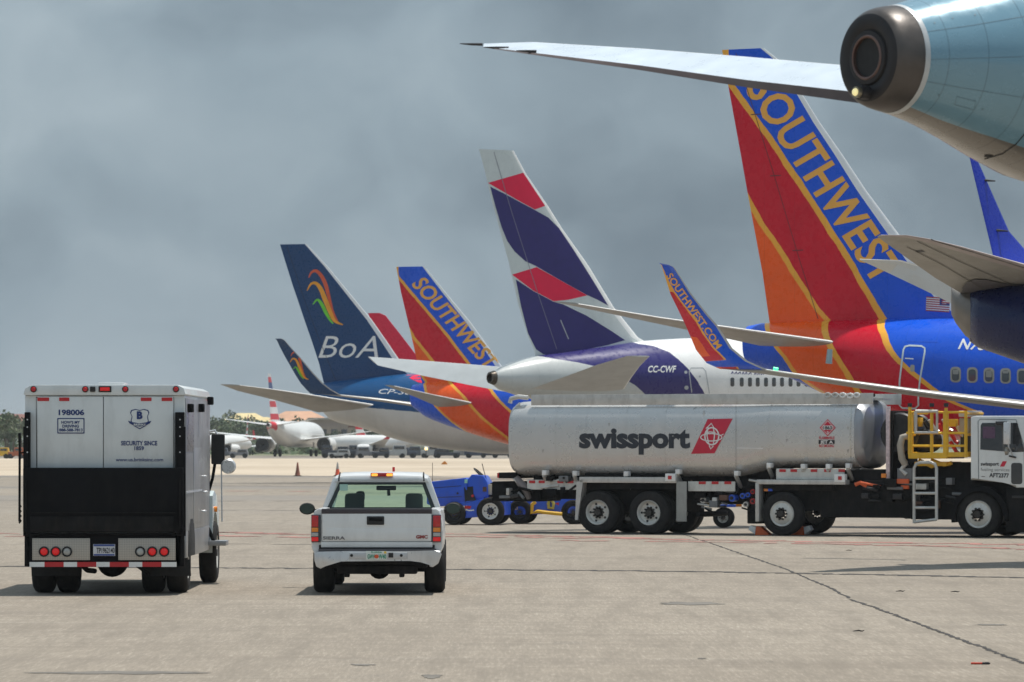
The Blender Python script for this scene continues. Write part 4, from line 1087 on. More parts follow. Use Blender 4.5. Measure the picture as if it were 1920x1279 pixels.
for s in (-1, 1):
    mb = MB(); mb.keepn = True; mb.sheet([(2.2, s * .87, 1.24), (3.6, s * .87, 1.24), (3.15, s * .70, 1.72), (2.26, s * .71, 1.72)], m_glass); mb.build('side_window', pk.root)
m_seat = mat('dark_seat_fabric', (.05, .058, .055), .8)
for x0, x1 in ((635, 672), (750, 783)):
    mb = MB(); mb.box(2.75, 2.92, zf(x0), zf(x1), 1.0, zz(926), m_seat, .06); mb.box(2.7, 3.0, zf(x0) + .05, zf(x1) - .05, .8, 1.22, m_seat, .05); mb.build('headrest', pk.root)
mb = MB(); mb.box(3.0, 3.12, zf(655), zf(672), 1.35, zz(922), m_seat, .05); mb.build('headrest', pk.root)
mb = MB(); mb.box(3.25, 3.3, zf(693), zf(731), zz(921), zz(912), m_black, .02); mb.tube([(3.3, zf(716), zz(918)), (3.28, zf(717), zz(931))], .025, m_black); mb.box(3.28, 3.3, zf(722), zf(728), zz(920), zz(915), m_redtape); mb.build('inside_mirror', pk.root)
mb = MB(); mb.box(3.5, 3.9, -.8, .8, .9, 1.19, mat('dark_dashboard', (.03, .035, .033), .7), .05); mb.build('dashboard', pk.root)
mb = MB(); mb.keepn = True; mb.sheet([(2.09, zf(629), zz(920)), (2.09, zf(644), zz(920)), (2.095, zf(644), zz(908)), (2.095, zf(629), zz(908))], mat('pale_sticker', (.42, .62, .52), .5)); mb.build('window_sticker', pk.root)
mb = MB(); mb.box(2.06, 2.14, PX(686), PX(730), PZ(898.5) + .02, PZ(891) + .02, m_red, .02)
for a, b in ((688, 700), (717, 729)): mb.box(2.045, 2.08, PX(a), PX(b), PZ(897.5) + .02, PZ(892.5) + .02, mat('lit_amber_lens', (.9, .4, .05), .2, emit=(1, .45, .06, .9)), .012)
mb.build('roof_light', pk.root)
mb = MB(); mb.tube([(2.9, PX(728), 1.82), (2.9, PX(728), 1.9)], .02, m_redtape); mb.build('antenna', pk.root)
for s in (1, -1):
    mb = MB(); y0 = s * (1.085 if s > 0 else .97); zm = 1.24
    rings = [[(u, y0 + s * (.125 + .125 * k * math.cos(2 * math.pi * q / 16)), zm + .095 * k * math.sin(2 * math.pi * q / 16)) for q in range(16)] for u, k in ((3.35, .88), (3.37, 1.), (3.45, .95), (3.52, .6))]
    mb.loft(rings, m_black); mb.box(3.4, 3.48, s * .9, s * 1.12, 1.17, 1.23, m_black, .02)
    rings = [[(3.345, y0 + s * (.125 + .105 * math.cos(2 * math.pi * q / 16)), zm + .078 * math.sin(2 * math.pi * q / 16)) for q in range(16)]]
    mb.loft([rings[0], [(3.34, p[1], p[2]) for p in rings[0]]], mat('mirror_glass', (.05, .075, .07), .08, metal=.6)); mb.build('mirror', pk.root)
mb = MB(); rings = []
for u, w_, z in ((3.75, .93, 1.22), (4.6, .93, 1.18), (5.3, .88, 1.08), (5.5, .8, .8)):
    rings.append([(u, y, q) for y, q in ((-w_, .5), (-w_, z - .12), (-w_ + .12, z), (w_ - .12, z), (w_, z - .12), (w_, .5))])
mb.loft(rings, m_vw); mb.build('bonnet', pk.root)
mb = MB(); mb.box(.05, 5.2, -.75, .75, .40, .62, m_chassis, .03); mb.box(.05, .6, -.6, .6, .31, .48, m_chassis, .03)
mb.tube([(1.2, -.85, .37), (1.2, .85, .37)], .06, m_chassis); mb.revolve([(1.0, .05), (1.1, .17), (1.3, .17), (1.4, .05)], m_chassis, 'x', (0, 0, .37), 16)
for x in (650, 753): mb.box(.1, .25, PX(x - 5), PX(x + 5), .26, .42, m_chassis, .02)
mb.tube([(-.05, PX(790), .44), (.6, PX(790), .46)], .035, m_chassis); mb.build('chassis', pk.root)
for s in (-1, 1):
    wheel(pk, 1.2, s, s * .845, .385, .31, .22, parent=pk.root); wheel(pk, 4.75, s, s * .82, .385, .28, .22, parent=pk.root)

# ------------------------------------------------------------------ silver fuel tanker
g = P(1172, 900, 106)
ta = Fr(g.x + 1.2 * math.sin(R(25)), 106 + 1.2 * math.cos(R(25)), -25, 'fuel_tanker_truck', 'long silver fuel tanker truck with white cab and yellow work basket', 'tanker truck')
m_tank = mat('silver_tank_skin', (.58, .575, .56), .28, metal=.46, var=.05, scale=.8, dirt=.05)
m_tankd = mat('tank_head_silver', (.36, .37, .39), .36, metal=.5, var=.08, scale=1., dirt=.15)
m_alu = mat('alu_trim', (.56, .55, .52), .42, metal=.35, var=.12, scale=3, dirt=.35)
m_guard = mat('pale_guard_panel', (.62, .62, .58), .5, var=.08, dirt=.35)
def pbox(mb, x0, y0, x1, y1, v0, v1, m, bev=.01):
    a, b = ta.at(x0, y1, v0), ta.at(x1, y0, v0)
    mb.box(a.x, b.x, -v0, -v1, a.z, b.z, m, bev); return mb
U = lambda px, v=1.2: ta.at(px, 820, v).x
ua, ub = U(957, .9), U(1601, 1.2)
def tank_ring(u, zb, zt, hw, n=72, e=3.7):
    c, h = (zb + zt) / 2, (zt - zb) / 2; r = []
    for k in range(n):
        a = 2 * math.pi * k / n; ca, sa = math.cos(a), math.sin(a)
        r.append((u, hw * math.copysign(abs(ca) ** (2 / e), ca), c + h * math.copysign(abs(sa) ** (2 / e), sa)))
    return r
mb = MB()
zt = 3.33; z1, z2 = 1.40, 1.64
us = U(1375), U(1445)
R_ = [tank_ring(ua + .0, z1 + .22, zt - .22, 1.0), tank_ring(ua + .05, z1 + .09, zt - .09, 1.12), tank_ring(ua + .17, z1 + .02, zt - .02, 1.19), tank_ring(ua + .5, z1, zt, 1.2)]
n = 14
R_ += [tank_ring(ua + .5 + (us[0] - ua - .5) * k / n, z1, zt, 1.2) for k in range(1, n + 1)]
R_ += [tank_ring(us[0] + (us[1] - us[0]) * k / 4, z1 + (z2 - z1) * (k / 4) ** 1.2, zt, 1.2) for k in range(1, 5)]
R_ += [tank_ring(us[1] + (ub - us[1]) * k / 4, z2, zt, 1.2) for k in range(1, 5)]
mb.loft(R_, m_tank)
m_logo = mat('dark_slate_lettering', (.020, .026, .038), .45, var=.05)
decal(mb, ta, text_px('swissport', (1086, 838.5), (1294, 838.5), (0, -36), bold=.045, spacing=.98), m_logo, 8)
m_lred = mat('logo_red', (.56, .012, .045), .4, var=.05); m_lw2 = mat('logo_white', (.78, .76, .74), .45, var=.03)
decal(mb, ta, [[(1296, 851), (1327, 786), (1374, 785), (1340, 850)]], m_lred, 8)
cx, cy = 1334, 817
decal(mb, ta, ringpx(cx + 1, cy + 1, 13, 16, 2.6) + ringpx(cx, cy + 3, 20, 7, 2.0) + stroke([(cx - 10, cy - 5), (cx - 3, cy - 7), (cx + 8, cy - 6)], 2) + stroke([(cx - 6, cy - 16), (cx - 8, cy), (cx - 5, cy + 14)], 2) + stroke([(cx + 4, cy - 15), (cx + 6, cy), (cx + 4, cy + 15)], 2) + stroke([(cx - 10, cy - 13), (cx, cy - 23), (cx + 6, cy - 13)], 2) + stroke([(cx - 4, cy + 18), (cx - 1, cy + 25), (cx + 4, cy + 19)], 2) + stroke([(cx + 19, cy - 1), (cx + 23, cy - 3)], 1.6), m_lw2, 0, .012)
dx, dy = 1552, 802
decal(mb, ta, [[(dx, dy - 16), (dx + 15, dy), (dx, dy + 16), (dx - 15, dy)]], m_lred, 8)
decal(mb, ta, stroke([(dx, dy - 13), (dx + 12, dy), (dx, dy + 13), (dx - 12, dy), (dx, dy - 13)], 1.0), m_lw2, 0)
decal(mb, ta, [rrect(dx - 9, dy - 4, dx + 9, dy + 4, .6)], m_lw2, 0); decal(mb, ta, text_px('1863', (dx - 8, dy + 3), (dx + 8, dy + 3), (0, -6), bold=.03), m_ink, 0)
decal(mb, ta, text_px('3', (dx - 1.7, dy + 12), (dx + 1.7, dy + 12), (0, -5), bold=.03), m_lw2, 0)
decal(mb, ta, text_px('FLAMMABLE', (1536, 823.5), (1565, 823.5), (0, -5), bold=.02), m_lred, 0)
decal(mb, ta, [rrect(1535, 825, 1565, 832.5, .5)], m_ink, 0); decal(mb, ta, text_px('JET A', (1538, 831.5), (1562, 831.5), (0, -5.5), bold=.03), m_lw2, 0)
decal(mb, ta, text_px('NO SMOKING', (1536, 838.5), (1564, 838.5), (0, -5), bold=.02), m_lred, 0)
m_seam = mat('tank_seam', (.36, .355, .345), .5, metal=.3)
for x in (1040, 1098, 1172, 1245, 1440, 1510):
    q_ = U(x); mb.loft([tank_ring(q_, (z1 if x < 1400 else z2) - .004, zt + .004, 1.204), tank_ring(q_ + .022, (z1 if x < 1400 else z2) - .004, zt + .004, 1.204)], m_tank, False)
decal(mb, ta, stroke([(1380, 757), (1380, 886)], 1.0), m_seam, 6, edge_v=1.2)
m_run = mat('fuel_stain', (.40, .385, .36), .45, metal=.2, var=.2)
for x, y0_, y1_ in ((1142, 772, 800), (1320, 770, 781), (1475, 768, 830), (1018, 780, 850), (1590, 800, 850)): decal(mb, ta, [[(x - 1.2, y0_), (x + 1.2, y0_), (x + 2.2, y1_ - 6), (x, y1_), (x - 1.8, y1_ - 5)]], m_run, 0, .003)
decal(mb, ta, stroke([(1381, 840), (1431, 841)], 1.8), m_lw2, 6)
decal(mb, ta, stroke([(1300, 768), (1306, 763)], 1.4), m_seam, 0)
decal(mb, ta, stroke([(1597, 755), (1594, 815), (1596, 870)], 2.2), mat('weld_band', (.55, .54, .5), .3, metal=.6), 6)
mb.build('tank', ta.root)
mb = MB(); mb.loft([tank_ring(ub, z2, zt, 1.2, e=2.9), tank_ring(ub + .10, z2 + .03, zt - .03, 1.17, e=2.9), tank_ring(ub + .20, z2 + .14, zt - .14, 1.06), tank_ring(ub + .25, z2 + .4, zt - .4, .75)], m_tankd); mb.build('tank_head', ta.root)
mb = MB(); a, b = U(990), U(1640, .9)
for v in (1.02, -1.02): mb.box(a, b, -v, -v + (.04 if v > 0 else -.04), zt - .12, 3.475, m_alu, .008)
mb.box(a, b, -.3, .3, zt - .02, zt + .03, m_alu)
for k in range(4): mb.cyl((a + 1.5 + k * 2.2, 0, zt), (a + 1.5 + k * 2.2, 0, zt + .12), .28, m_alu)
mb.build('walkway_coaming', ta.root)
mb = MB(); hz_ = ta.at(985, 748, .8); mb.tube([ta.at(990, 746, .9), ta.at(972, 744, .9), ta.at(958, 748, .9), ta.at(956, 756, .9)], .06, m_alu); mb.tube([ta.at(975, 756, .9), ta.at(968, 762, .9)], .03, m_whitetape); mb.build('vent_pipe', ta.root)
mb = MB()
for x, y in ((1552, 741), (1566, 741), (1580, 741), (1594, 742), (1606, 741)): mb.tube([ta.at(x + 5 * math.cos(t_ * .8), y + 4 * math.sin(t_ * .8), 1.05) for t_ in range(9)], .025, m_alu if x < 1575 else m_whitetape, 6)
mb.tube([ta.at(1560, 742, .95), ta.at(1640, 741, .95)], .04, m_chassis); mb.build('roof_fittings', ta.root)
for x, y in ((1020, 882), (1077, 883), (1173, 884), (1270, 880), (1380, 883), (1441, 868), (1505, 870), (1552, 870), (1589, 869)):
    mb = MB(); pbox(mb, x - 4, y, x + 4, y + 9, 1.22, 1.02, m_whitetape, .012)
    q = ta.at(x, y + 9, 1.15); q2 = ta.at(x + 9, y + 30, .7); mb.tube([q, q2], .055, m_alu, 6); mb.build('support_bracket', ta.root)
m_rt = m_redtape
mb = MB(); pbox(mb, 988, 900, 1084, 918, 1.0, .96, m_guard)
for x in (992, 1010, 1045, 1064): pbox(mb, x, 901, x + 11, 906, 1.012, .99, m_rt, .002)
mb.build('side_guard', ta.root); mb = MB(); pbox(mb, 1290, 903, 1378, 921, 1.1, 1.06, m_guard)
for x in (1310, 1334, 1358): pbox(mb, x, 903, x + 13, 908, 1.112, 1.09, m_rt, .002)
mb.build('side_guard', ta.root); mb = MB(); pbox(mb, 1455, 879, 1583, 899, 1.1, 1.06, m_guard)
for x in (1461, 1482, 1520, 1545, 1572): pbox(mb, x, 880, x + 12, 885, 1.112, 1.09, m_rt, .002)
mb.build('side_guard', ta.root)
mb = MB(); pbox(mb, 1086, 895, 1268, 905, 1.25, .95, m_alu, .012)
a, b = ta.at(1078, 975, 1.25), ta.at(1090, 905, 1.25)
mb.hexa([(a.x, -1.25, a.z), (a.x + .07, -1.25, a.z), (a.x + .07, -.95, a.z), (a.x, -.95, a.z), (b.x - .13, -1.25, b.z), (b.x + .05, -1.25, b.z + .1), (b.x + .05, -.95, b.z + .1), (b.x - .13, -.95, b.z)], m_alu)
pbox(mb, 1247, 888, 1266, 902, 1.27, 1.1, m_whitetape, .012); pbox(mb, 1252, 892, 1259, 899, 1.285, 1.26, m_red, .008); mb.build('fender', ta.root)
mb = MB(); pbox(mb, 1418, 900, 1585, 908, 1.25, .95, m_alu, .012); pbox(mb, 1416, 905, 1423, 978, 1.25, .95, m_alu, .012)
pbox(mb, 1564, 889, 1584, 904, 1.27, 1.1, m_whitetape, .012); pbox(mb, 1571, 893, 1578, 900, 1.285, 1.26, m_red, .008)
for x, mm in ((1436, m_amber), (1444, m_swb)): pbox(mb, x - 4, 916, x + 4, 921, 1.1, 1.05, mm, .005)
mb.build('fender', ta.root)
mb = MB(); pbox(mb, 1268, 903, 1287, 978, 1.22, 1.18, mat('grey_flap', (.33, .33, .31), .6, dirt=.3), .006); mb.build('mud_flap', ta.root)
mb = MB(); u0_, u1_ = U(962), U(1905)
for y in (-.45, .45): mb.box(u0_, u1_, y - .06, y + .06, .85, 1.12, m_chassis, .01)
mb.box(U(1088), U(1268), -.6, .6, .55, 1.5, m_chassis); mb.box(U(1090), U(1266), -.98, .98, 1.12, 1.5, m_chassis); mb.box(U(1530), U(1720), -.95, .9, .45, 1.28, m_chassis, .05); mb.box(U(1426), U(1560), -.8, .8, .6, 1.3, m_chassis, .03); mb.box(U(1428), U(1560), -1.1, .9, 1.1, 1.3, m_chassis, .03); mb.box(U(1290), U(1420), -.6, .6, .75, 1.45, m_chassis, .03); mb.box(U(1392), U(1416), -.9, .6, .28, 1.4, m_chassis, .03)
mb.box(U(1600), U(1900), -.9, .9, .9, 1.35, m_chassis, .03); mb.box(U(1000), U(1090), -.6, .6, 1.2, 1.45, m_chassis)
mb.box(U(1700), U(1790), -1.0, .9, .42, .95, m_chassis, .05); mb.box(U(985), U(1600), -.72, .72, 1.08, 1.6, m_chassis, .02); mb.box(U(1590), U(1662), -.8, .7, 1.0, 1.62, m_chassis, .04); mb.box(U(1690), U(1818), -.7, .9, .9, 1.80, m_chassis, .05)
rr = random.Random(5)
for k in range(70):     # pipes, tanks, valves along the frame
    x = rr.choice([rr.uniform(1585, 1805), rr.uniform(1585, 1805), rr.uniform(1290, 1412), rr.uniform(935, 1080)]); y = rr.uniform(900, 955) if x > 1200 else rr.uniform(898, 935); p = ta.at(x, y, 1.0); L_ = rr.uniform(.05, .3)
    mm = rr.choice([m_chassis, m_chassis, m_dark, m_vblack, m_alu, mat('grey_box', (.16, .165, .17), .5), mat('rusty_steel', (.12, .06, .04), .7)])
    if rr.random() < .5: mb.box(p.x, p.x + L_, p.y - .1, p.y + .12, p.z, p.z + rr.uniform(.05, .2), mm, .015)
    else: mb.tube([p, p + V((L_ * 2, 0, rr.uniform(-.15, .15)))], rr.uniform(.015, .045), mm, 8)
for u in (U(1540), U(1690), U(1300)): mb.tube([(u, -.9, .5), (u, .9, .5)], .07, m_chassis)
mb.build('chassis', ta.root)
mb = MB(); pbox(mb, 934, 886, 968, 897, .9, -.9, m_vblack, .02); pbox(mb, 932, 887, 935, 896, .92, .7, m_red, .005); pbox(mb, 922, 903, 1010, 940, .7, -.7, m_vblack, .04); mb.build('rear_bumper', ta.root)
mb = MB(); mb.tube([ta.at(966, 893, .8), ta.at(975, 905, .9), ta.at(985, 915, .9), ta.at(992, 935, .8)], [.07, .10, .11, .06], mat('grey_hose', (.2, .18, .18), .6)); mb.tube([ta.at(963, 897, .85), ta.at(972, 906, .95), ta.at(976, 915, .9)], .035, m_alu)
mb.build('outlet_hose', ta.root); mb = MB(); mb.tube([ta.at(1035, 893, .9), ta.at(1046, 912, .8), ta.at(1044, 935, .7)], .09, m_chassis); mb.build('outlet_hose', ta.root)
for x, y in ((1124, 958), (1220, 958), (1470, 960)):
    u = ta.at(x, y, 1.05).x; st_ = 'front' if x > 1400 else 'truck'
    for s in (-1, 1): wheel(ta, u, s, s * 1.06, .535, .30, .31, parent=ta.root, style=st_)
    if x < 1400:
        for s in (-1, 1): wheel(ta, u, s, s * .72, .535, .28, .31, parent=ta.root)
uf = ta.at(1838, 968, 1.05).x
for s in (-1, 1): wheel(ta, uf, s, s * 1.06, .555, .32, .33, parent=ta.root, style='front')
for x, y, r_, mm in ((1372, 934, .09, m_swb), (1392, 930, .07, m_swb), (1402, 928, .06, m_swb), (1398, 946, .07, m_alu), (1318, 938, .08, m_alu), (1411, 940, .07, m_redtape), (1411, 922, .06, m_redtape), (1340, 940, .07, m_chassis)):
    mb = MB(); q = ta.at(x, y, 1.0); mb.cyl(q, q + V((0, .25, 0)), r_, mm, None, 14); mb.cyl(q + V((0, -.03, 0)), q, r_ * .5, m_dark, None, 10); mb.tube([q + V((0, .15, 0)), q + V((.12, .2, .25))], .025, m_chassis, 6); mb.build('valve', ta.root)
# pump gear between tank and cab
mb = MB(); pbox(mb, 1661, 762, 1668, 897, .95, .88, mat('striped_post', (.62, .50, .51), .5, var=.3, scale=14), .006); pbox(mb, 1668, 770, 1674, 900, .9, -.9, m_chassis); mb.build('hose_post', ta.root)
mb = MB(); c = ta.at(1699, 812, .3)
for d in (-.5, .55): mb.revolve([(d, .46), (d + .05, .50), (d + .08, .46)], m_dark, 'y', (c.x, c.y, c.z), 28)
mb.revolve([(-.5, .36), (.6, .36)], mat('black_hose', (.02, .022, .024), .5, var=.3, scale=12), 'y', (c.x, c.y, c.z), 28); mb.build('hose_reel', ta.root)
mb = MB(); mb.tube([ta.at(1702, 818, 1.0), ta.at(1692, 820, 1.05), ta.at(1688, 835, 1.08), ta.at(1691, 860, 1.05), ta.at(1697, 870, 1.)], .085, mat('beige_hose', (.38, .34, .28), .6), 12)
mb.tube([ta.at(1700, 868, 1.), ta.at(1690, 880, 1.), ta.at(1700, 890, 1.)], .06, m_alu); pbox(mb, 1682, 878, 1710, 902, 1.0, .6, mat('grey_box', (.16, .165, .17), .5), .02); pbox(mb, 1681, 898, 1704, 907, 1.05, .9, mat('orange_pump', (.70, .12, .03), .45), .02); pbox(mb, 1689, 910, 1704, 917, 1.0, .8, mat('orange_pump', (.70, .12, .03), .45), .02)
pbox(mb, 1652, 888, 1661, 896, 1., .9, m_amber, .01)
mb.tube([ta.at(1603, 909, 1.08), ta.at(1613, 905, 1.05), ta.at(1625, 912, 1.)], .05, mat('orange_pump', (.70, .12, .03), .45)); mb.tube([ta.at(1615, 905, 1.05), ta.at(1650, 912, 1.05)], .03, mat('orange_pump', (.70, .12, .03), .45)); mb.build('pump', ta.root)
# yellow basket
m_yel = mat('yellow_basket_paint', (.74, .42, .012), .42, coat=.2, var=.10, scale=3, dirt=.22)
bk = MB()
xs = [1706, 1747, 1774, 1811]
def rail(p, q, v0, v1, r=.035): bk.tube([ta.at(*p, v0), ta.at(*q, v1)], r, m_yel, 6)
for v in (1.15, -.1):
    for x, top in zip(xs, (763, 767, 765, 770)): rail((x, top), (x, 858), v, v, .045)
    for y in (773, 812, 836): rail((1706, y), (1811, y), v, v, .03)
    rail((1700, 812), (1712, 812), v, v)
for x in (1706, 1811):
    for y in (775, 815, 850): bk.tube([ta.at(x, y, 1.15), ta.at(x, y, 1.15) + V((0, 1.25, 0))], .035, m_yel, 6)
pbox(bk, 1703, 849, 1775, 860, 1.18, -.12, m_yel, .012); pbox(bk, 1774, 848, 1815, 857, 1.16, -.12, m_yel, .012)
for x in (1706, 1772): pbox(bk, x - 4, 775, x + 5, 852, 1.17, 1.09, m_yel, .01)
pbox(bk, 1716, 783, 1726, 800, .6, .4, m_yel, .01); pbox(bk, 1777, 786, 1792, 800, .6, .4, m_yel, .01)
for x, y in ((1747, 875), (1770, 872)): bk.tube([ta.at(x - 25, 862, 1.), ta.at(x, y, .9), ta.at(x + 15, 868, .9)], .05, m_yel, 6)
pbox(bk, 1714, 866, 1775, 874, 1., -.1, m_yel, .02)
basket = bk.build('work_basket', ta.root)
mb = MB(); fr4 = [(1717, 771), (1757, 771), (1757, 811), (1717, 811), (1717, 771)]
mb.tube([ta.at(*p, 1.2) for p in fr4], .045, m_alu, 6); mb.build('gate', basket)
mb = MB()
for x in (1706, 1747, 1774): mb.cyl(ta.at(x, 763, 1.15), ta.at(x, 756, 1.15), .055, m_dark)
mb.build('post_cap', basket)
mb = MB(); c = ta.at(1736, 826, .5); 
for k in range(4): mb.revolve([(-.05 + k * .12, .25), (-.0 + k * .12, .29), (.05 + k * .12, .25)], m_black, 'y', (c.x, c.y, c.z), 20)
for x, y, mm in ((1742, 787, m_chrome), (1768, 786, m_chrome), (1780, 808, m_redtape), (1795, 800, m_chrome), (1738, 815, m_chrome), (1782, 828, m_redtape), (1760, 795, m_redtape), (1733, 790, m_dark)):
    p = ta.at(x, y, .45); mb.tube([p, p + V((.12, .1, -.25)), p + V((.2, .1, -.3))], .05, mm, 8)
mb.build('nozzle', ta.root)
mb = MB()
mb.tube([ta.at(x, y, 1.25) for x, y in ((1714, 981), (1714, 878), (1718, 870), (1727, 867), (1746, 867), (1753, 870), (1756, 878), (1756, 975))], .04, m_alu, 8)
for y in (897, 925, 952, 979): mb.tube([ta.at(1714, y, 1.25), ta.at(1756, y - (5 if y > 970 else 0), 1.25)], .035, m_alu, 8)
mb.build('ladder', ta.root)
# cab
m_cab = mat('white_cab_paint', (.72, .725, .70), .34, coat=.4, var=.05, scale=1.5, dirt=.14)
ca, cb = U(1820), U(1990)
zc0, zc1 = ta.at(1820, 905, 1.2).z, ta.at(1820, 780, 1.2).z
mb = MB()
mb.prism([(ca, zc0 + .06), (ca, zc1 - .03), (ca + .1, zc1), (ca + 1.6, zc1), (cb - .35, zc1 - .06), (cb, zc1 - .9), (cb, zc0 - .1), (U(1905), zc0 - .12), (U(1880), zc0 + .06)], -1.22, 1.22, m_cab, 'xz', .05)
decal(mb, ta, stroke([(1835, 905), (1834, 790), (1838, 786), (1905, 787), (1920, 836), (1922, 915), (1890, 914)], 1.5), mat('panel_gap', (.2, .22, .23), .6), 9)
decal(mb, ta, [[(1838, 843), (1839, 797), (1842, 793), (1908, 793), (1921, 847), (1905, 848)]], m_darkglass, 9)
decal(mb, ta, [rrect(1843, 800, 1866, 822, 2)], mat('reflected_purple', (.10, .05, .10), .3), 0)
decal(mb, ta, stroke([(1880, 794), (1882, 846)], 4), mat('window_post', (.09, .09, .09), .5), 0)
decal(mb, ta, text_px('swissport', (1839, 873), (1873, 873), (0, -6.5), bold=.03), m_ink, 0)
decal(mb, ta, [[(1875, 875), (1880, 865), (1888, 865), (1883, 875)]], m_lred, 0)
decal(mb, ta, text_px('fueling services', (1839, 883), (1893, 884), (0, -6), bold=.0), mat('grey_lettering', (.22, .22, .21), .5), 0)
decal(mb, ta, text_px('AFT2377', (1855, 894.5), (1892, 895.5), (0, -7.5), bold=.035), m_ink, 0)
decal(mb, ta, [rrect(1896, 868, 1917, 908, 5)], m_darkglass, 9); decal(mb, ta, [rrect(1840, 893, 1847, 903, 1)], m_ink, 0)
mb.build('cab', ta.root)
mb = MB(); pbox(mb, 1881, 792, 1893, 833, 1.62, 1.52, m_chrome, .02); mb.tube([ta.at(1892, 792, 1.2), ta.at(1890, 790, 1.55), ta.at(1891, 838, 1.55), ta.at(1900, 856, 1.22)], .02, m_chrome, 6); pbox(mb, 1866, 790, 1884, 797, 1.45, 1.25, m_dark, .02); c = ta.at(1886, 846, 1.5); mb.revolve([(-.03, .03), (0, .10), (.05, .09), (.08, .02)], mat('round_mirror', (.3, .28, .24), .2, metal=.6), 'x', (c.x, c.y, c.z), 18); mb.tube([ta.at(1892, 855, 1.25), ta.at(1905, 858, 1.25)], .02, m_dark); mb.build('mirror', ta.root)
mb = MB(); ring = []
c = ta.at(1838, 968, 1.2)
for k in range(13):
    a = math.pi * (1.06 - 1.10 * k / 12); ring.append((c.x + .72 * math.cos(a), c.z - .02 + .74 * math.sin(a)))
inn = [(c.x + (x - c.x) * .86, c.z - .02 + (z - c.z + .02) * .86) for x, z in reversed(ring)]
mb.prism(ring + inn, -1.27, -.8, m_vblack, 'xz', .015); mb.build('wheel_arch', ta.root); mb = MB(); mb.prism(ring + inn, .8, 1.27, m_vblack, 'xz', .015); mb.build('wheel_arch', ta.root)
mb = MB(); pbox(mb, 1886, 914, 1990, 998, 1.18, -1.18, m_chassis, .04); pbox(mb, 1897, 930, 1990, 934, 1.22, 1.1, m_dark); mb.box(ca + .1, cb, -.8, .8, .75, zc0 + .1, m_chassis); mb.build('step_box', ta.root)
mb = MB(); pbox(mb, 1797, 770, 1820, 782, .6, -.3, m_alu, .02); pbox(mb, 1798, 784, 1816, 812, .5, .1, mat('beige_box', (.42, .38, .33), .6), .03); pbox(mb, 1800, 810, 1815, 850, .4, -.5, m_dark, .03); mb.build('exhaust_stack', ta.root)
# wheel chocks at the drive wheel
for x, fl_ in ((1431, 1), (1498, -1)):
    p = G(x, 1003.5); ck = Fr(p.x, p.y, -25, 'wheel_chock', ('orange and white wheel chock behind the tanker drive wheel, nearer the ladderless end' if fl_ > 0 else 'orange and white wheel chock ahead of the tanker drive wheel, toward the ladder'), 'wheel chock', 'chocks at the tanker drive wheel')
    mb = MB(); mb.prism([(-.17 * fl_, 0), (.20 * fl_, 0), (.17 * fl_, .05), (-.05 * fl_, .22), (-.14 * fl_, .22)], -.12, .12, mat('orange_chock', (.66, .12, .03), .5), 'xz', .012); mb.build('block', ck.root)
    mb = MB(); mb.prism([(-.36 * fl_, .14), (-.18 * fl_, .02), (-.16 * fl_, .2), (-.3 * fl_, .24)], -.1, .1, m_whitetape, 'xz', .01); mb.build('handle', ck.root)

# ------------------------------------------------------------------ blue tow tractors behind the tanker
m_tug = mat('tug_blue_paint', (.008, .085, .62), .38, coat=.3, var=.12, scale=2.5, dirt=.22)
p = P(920, 900, 118)
tu = Fr(p.x, 118, -8, 'baggage_tractor', 'blue baggage tractor with black steering wheel, just right of the white pickup', 'tow tractor')
def tbox(mb, x0, y0, x1, y1, v0, v1, m, bev=.02, f=tu):
    a, b = f.at(x0, y1, v0), f.at(x1, y0, v0); mb.box(a.x, b.x, -v0, -v1, a.z, b.z, m, bev); return mb
mb = MB()
def tpoly(mb, pts, v0, v1, m, bev=.03, f=tu):
    mb.prism([(f.at(x, y, v0).x, f.at(x, y, v0).z) for x, y in pts], -v0, -v1, m, 'xz', bev)
tpoly(mb, [(800, 908), (810, 903), (872, 896), (876, 898), (876, 948), (812, 950), (800, 945)], .55, -.55, m_tug)
tpoly(mb, [(838, 945), (946, 930), (946, 966), (840, 974)], .62, -.62, m_tug)
tpoly(mb, [(876, 900), (884, 890), (906, 892), (914, 905), (916, 935), (876, 940)], .5, -.5, m_tug)
decal(mb, tu, [[(862, 949), (876, 948), (876, 955), (860, 955)]], m_whitetape, 0); decal(mb, tu, [[(872, 948), (884, 949), (882, 954), (870, 954)]], m_redtape, 0)
decal(mb, tu, stroke([(862, 958), (866, 956), (870, 957.5), (875, 956), (880, 957.5), (889, 956.5)], 2.2), m_whitetape, 0)
tbox(mb, 871, 899, 876, 906, .57, .5, mat('pale_green_lens', (.3, .6, .5), .3), .005); decal(mb, tu, [[(870, 914), (887, 912), (888, 926), (893, 938), (872, 944)]], m_black, 0)
decal(mb, tu, [[(902, 940), (910, 931), (922, 928), (934, 931), (945, 940), (945, 950), (902, 950)]], m_black, 0)
decal(mb, tu, [disc(921, 934, 3.2)], m_redtape, 0); decal(mb, tu, [disc(886, 930, 2.6)], m_redtape, 0)
decal(mb, tu, stroke([(812, 915), (865, 911)], 1), m_dark, 0); decal(mb, tu, stroke([(814, 933), (866, 931)], 1), m_dark, 0); decal(mb, tu, [disc(858, 925, 2)], m_dark, 0)
tbox(mb, 905, 913, 912, 922, .52, .4, mat('rusty_steel', (.12, .06, .04), .7), .005)
mb.build('body', tu.root)
mb = MB(); c = tu.at(902, 889, .0)
mb.revolve([(-.012 + .02 * math.cos(a), .24 + .025 * math.sin(a)) for a in [k * math.pi / 4 for k in range(9)]], m_black, 'z', (0, 0, 0), 28)
mb.tube([(0, 0, 0), (0, 0, -.3)], .025, m_dark); mb.tube([(-.2, 0, 0), (.2, 0, 0)], .015, m_black); mb.build('steering_wheel', tu.root, c, (0, R(42), 0))
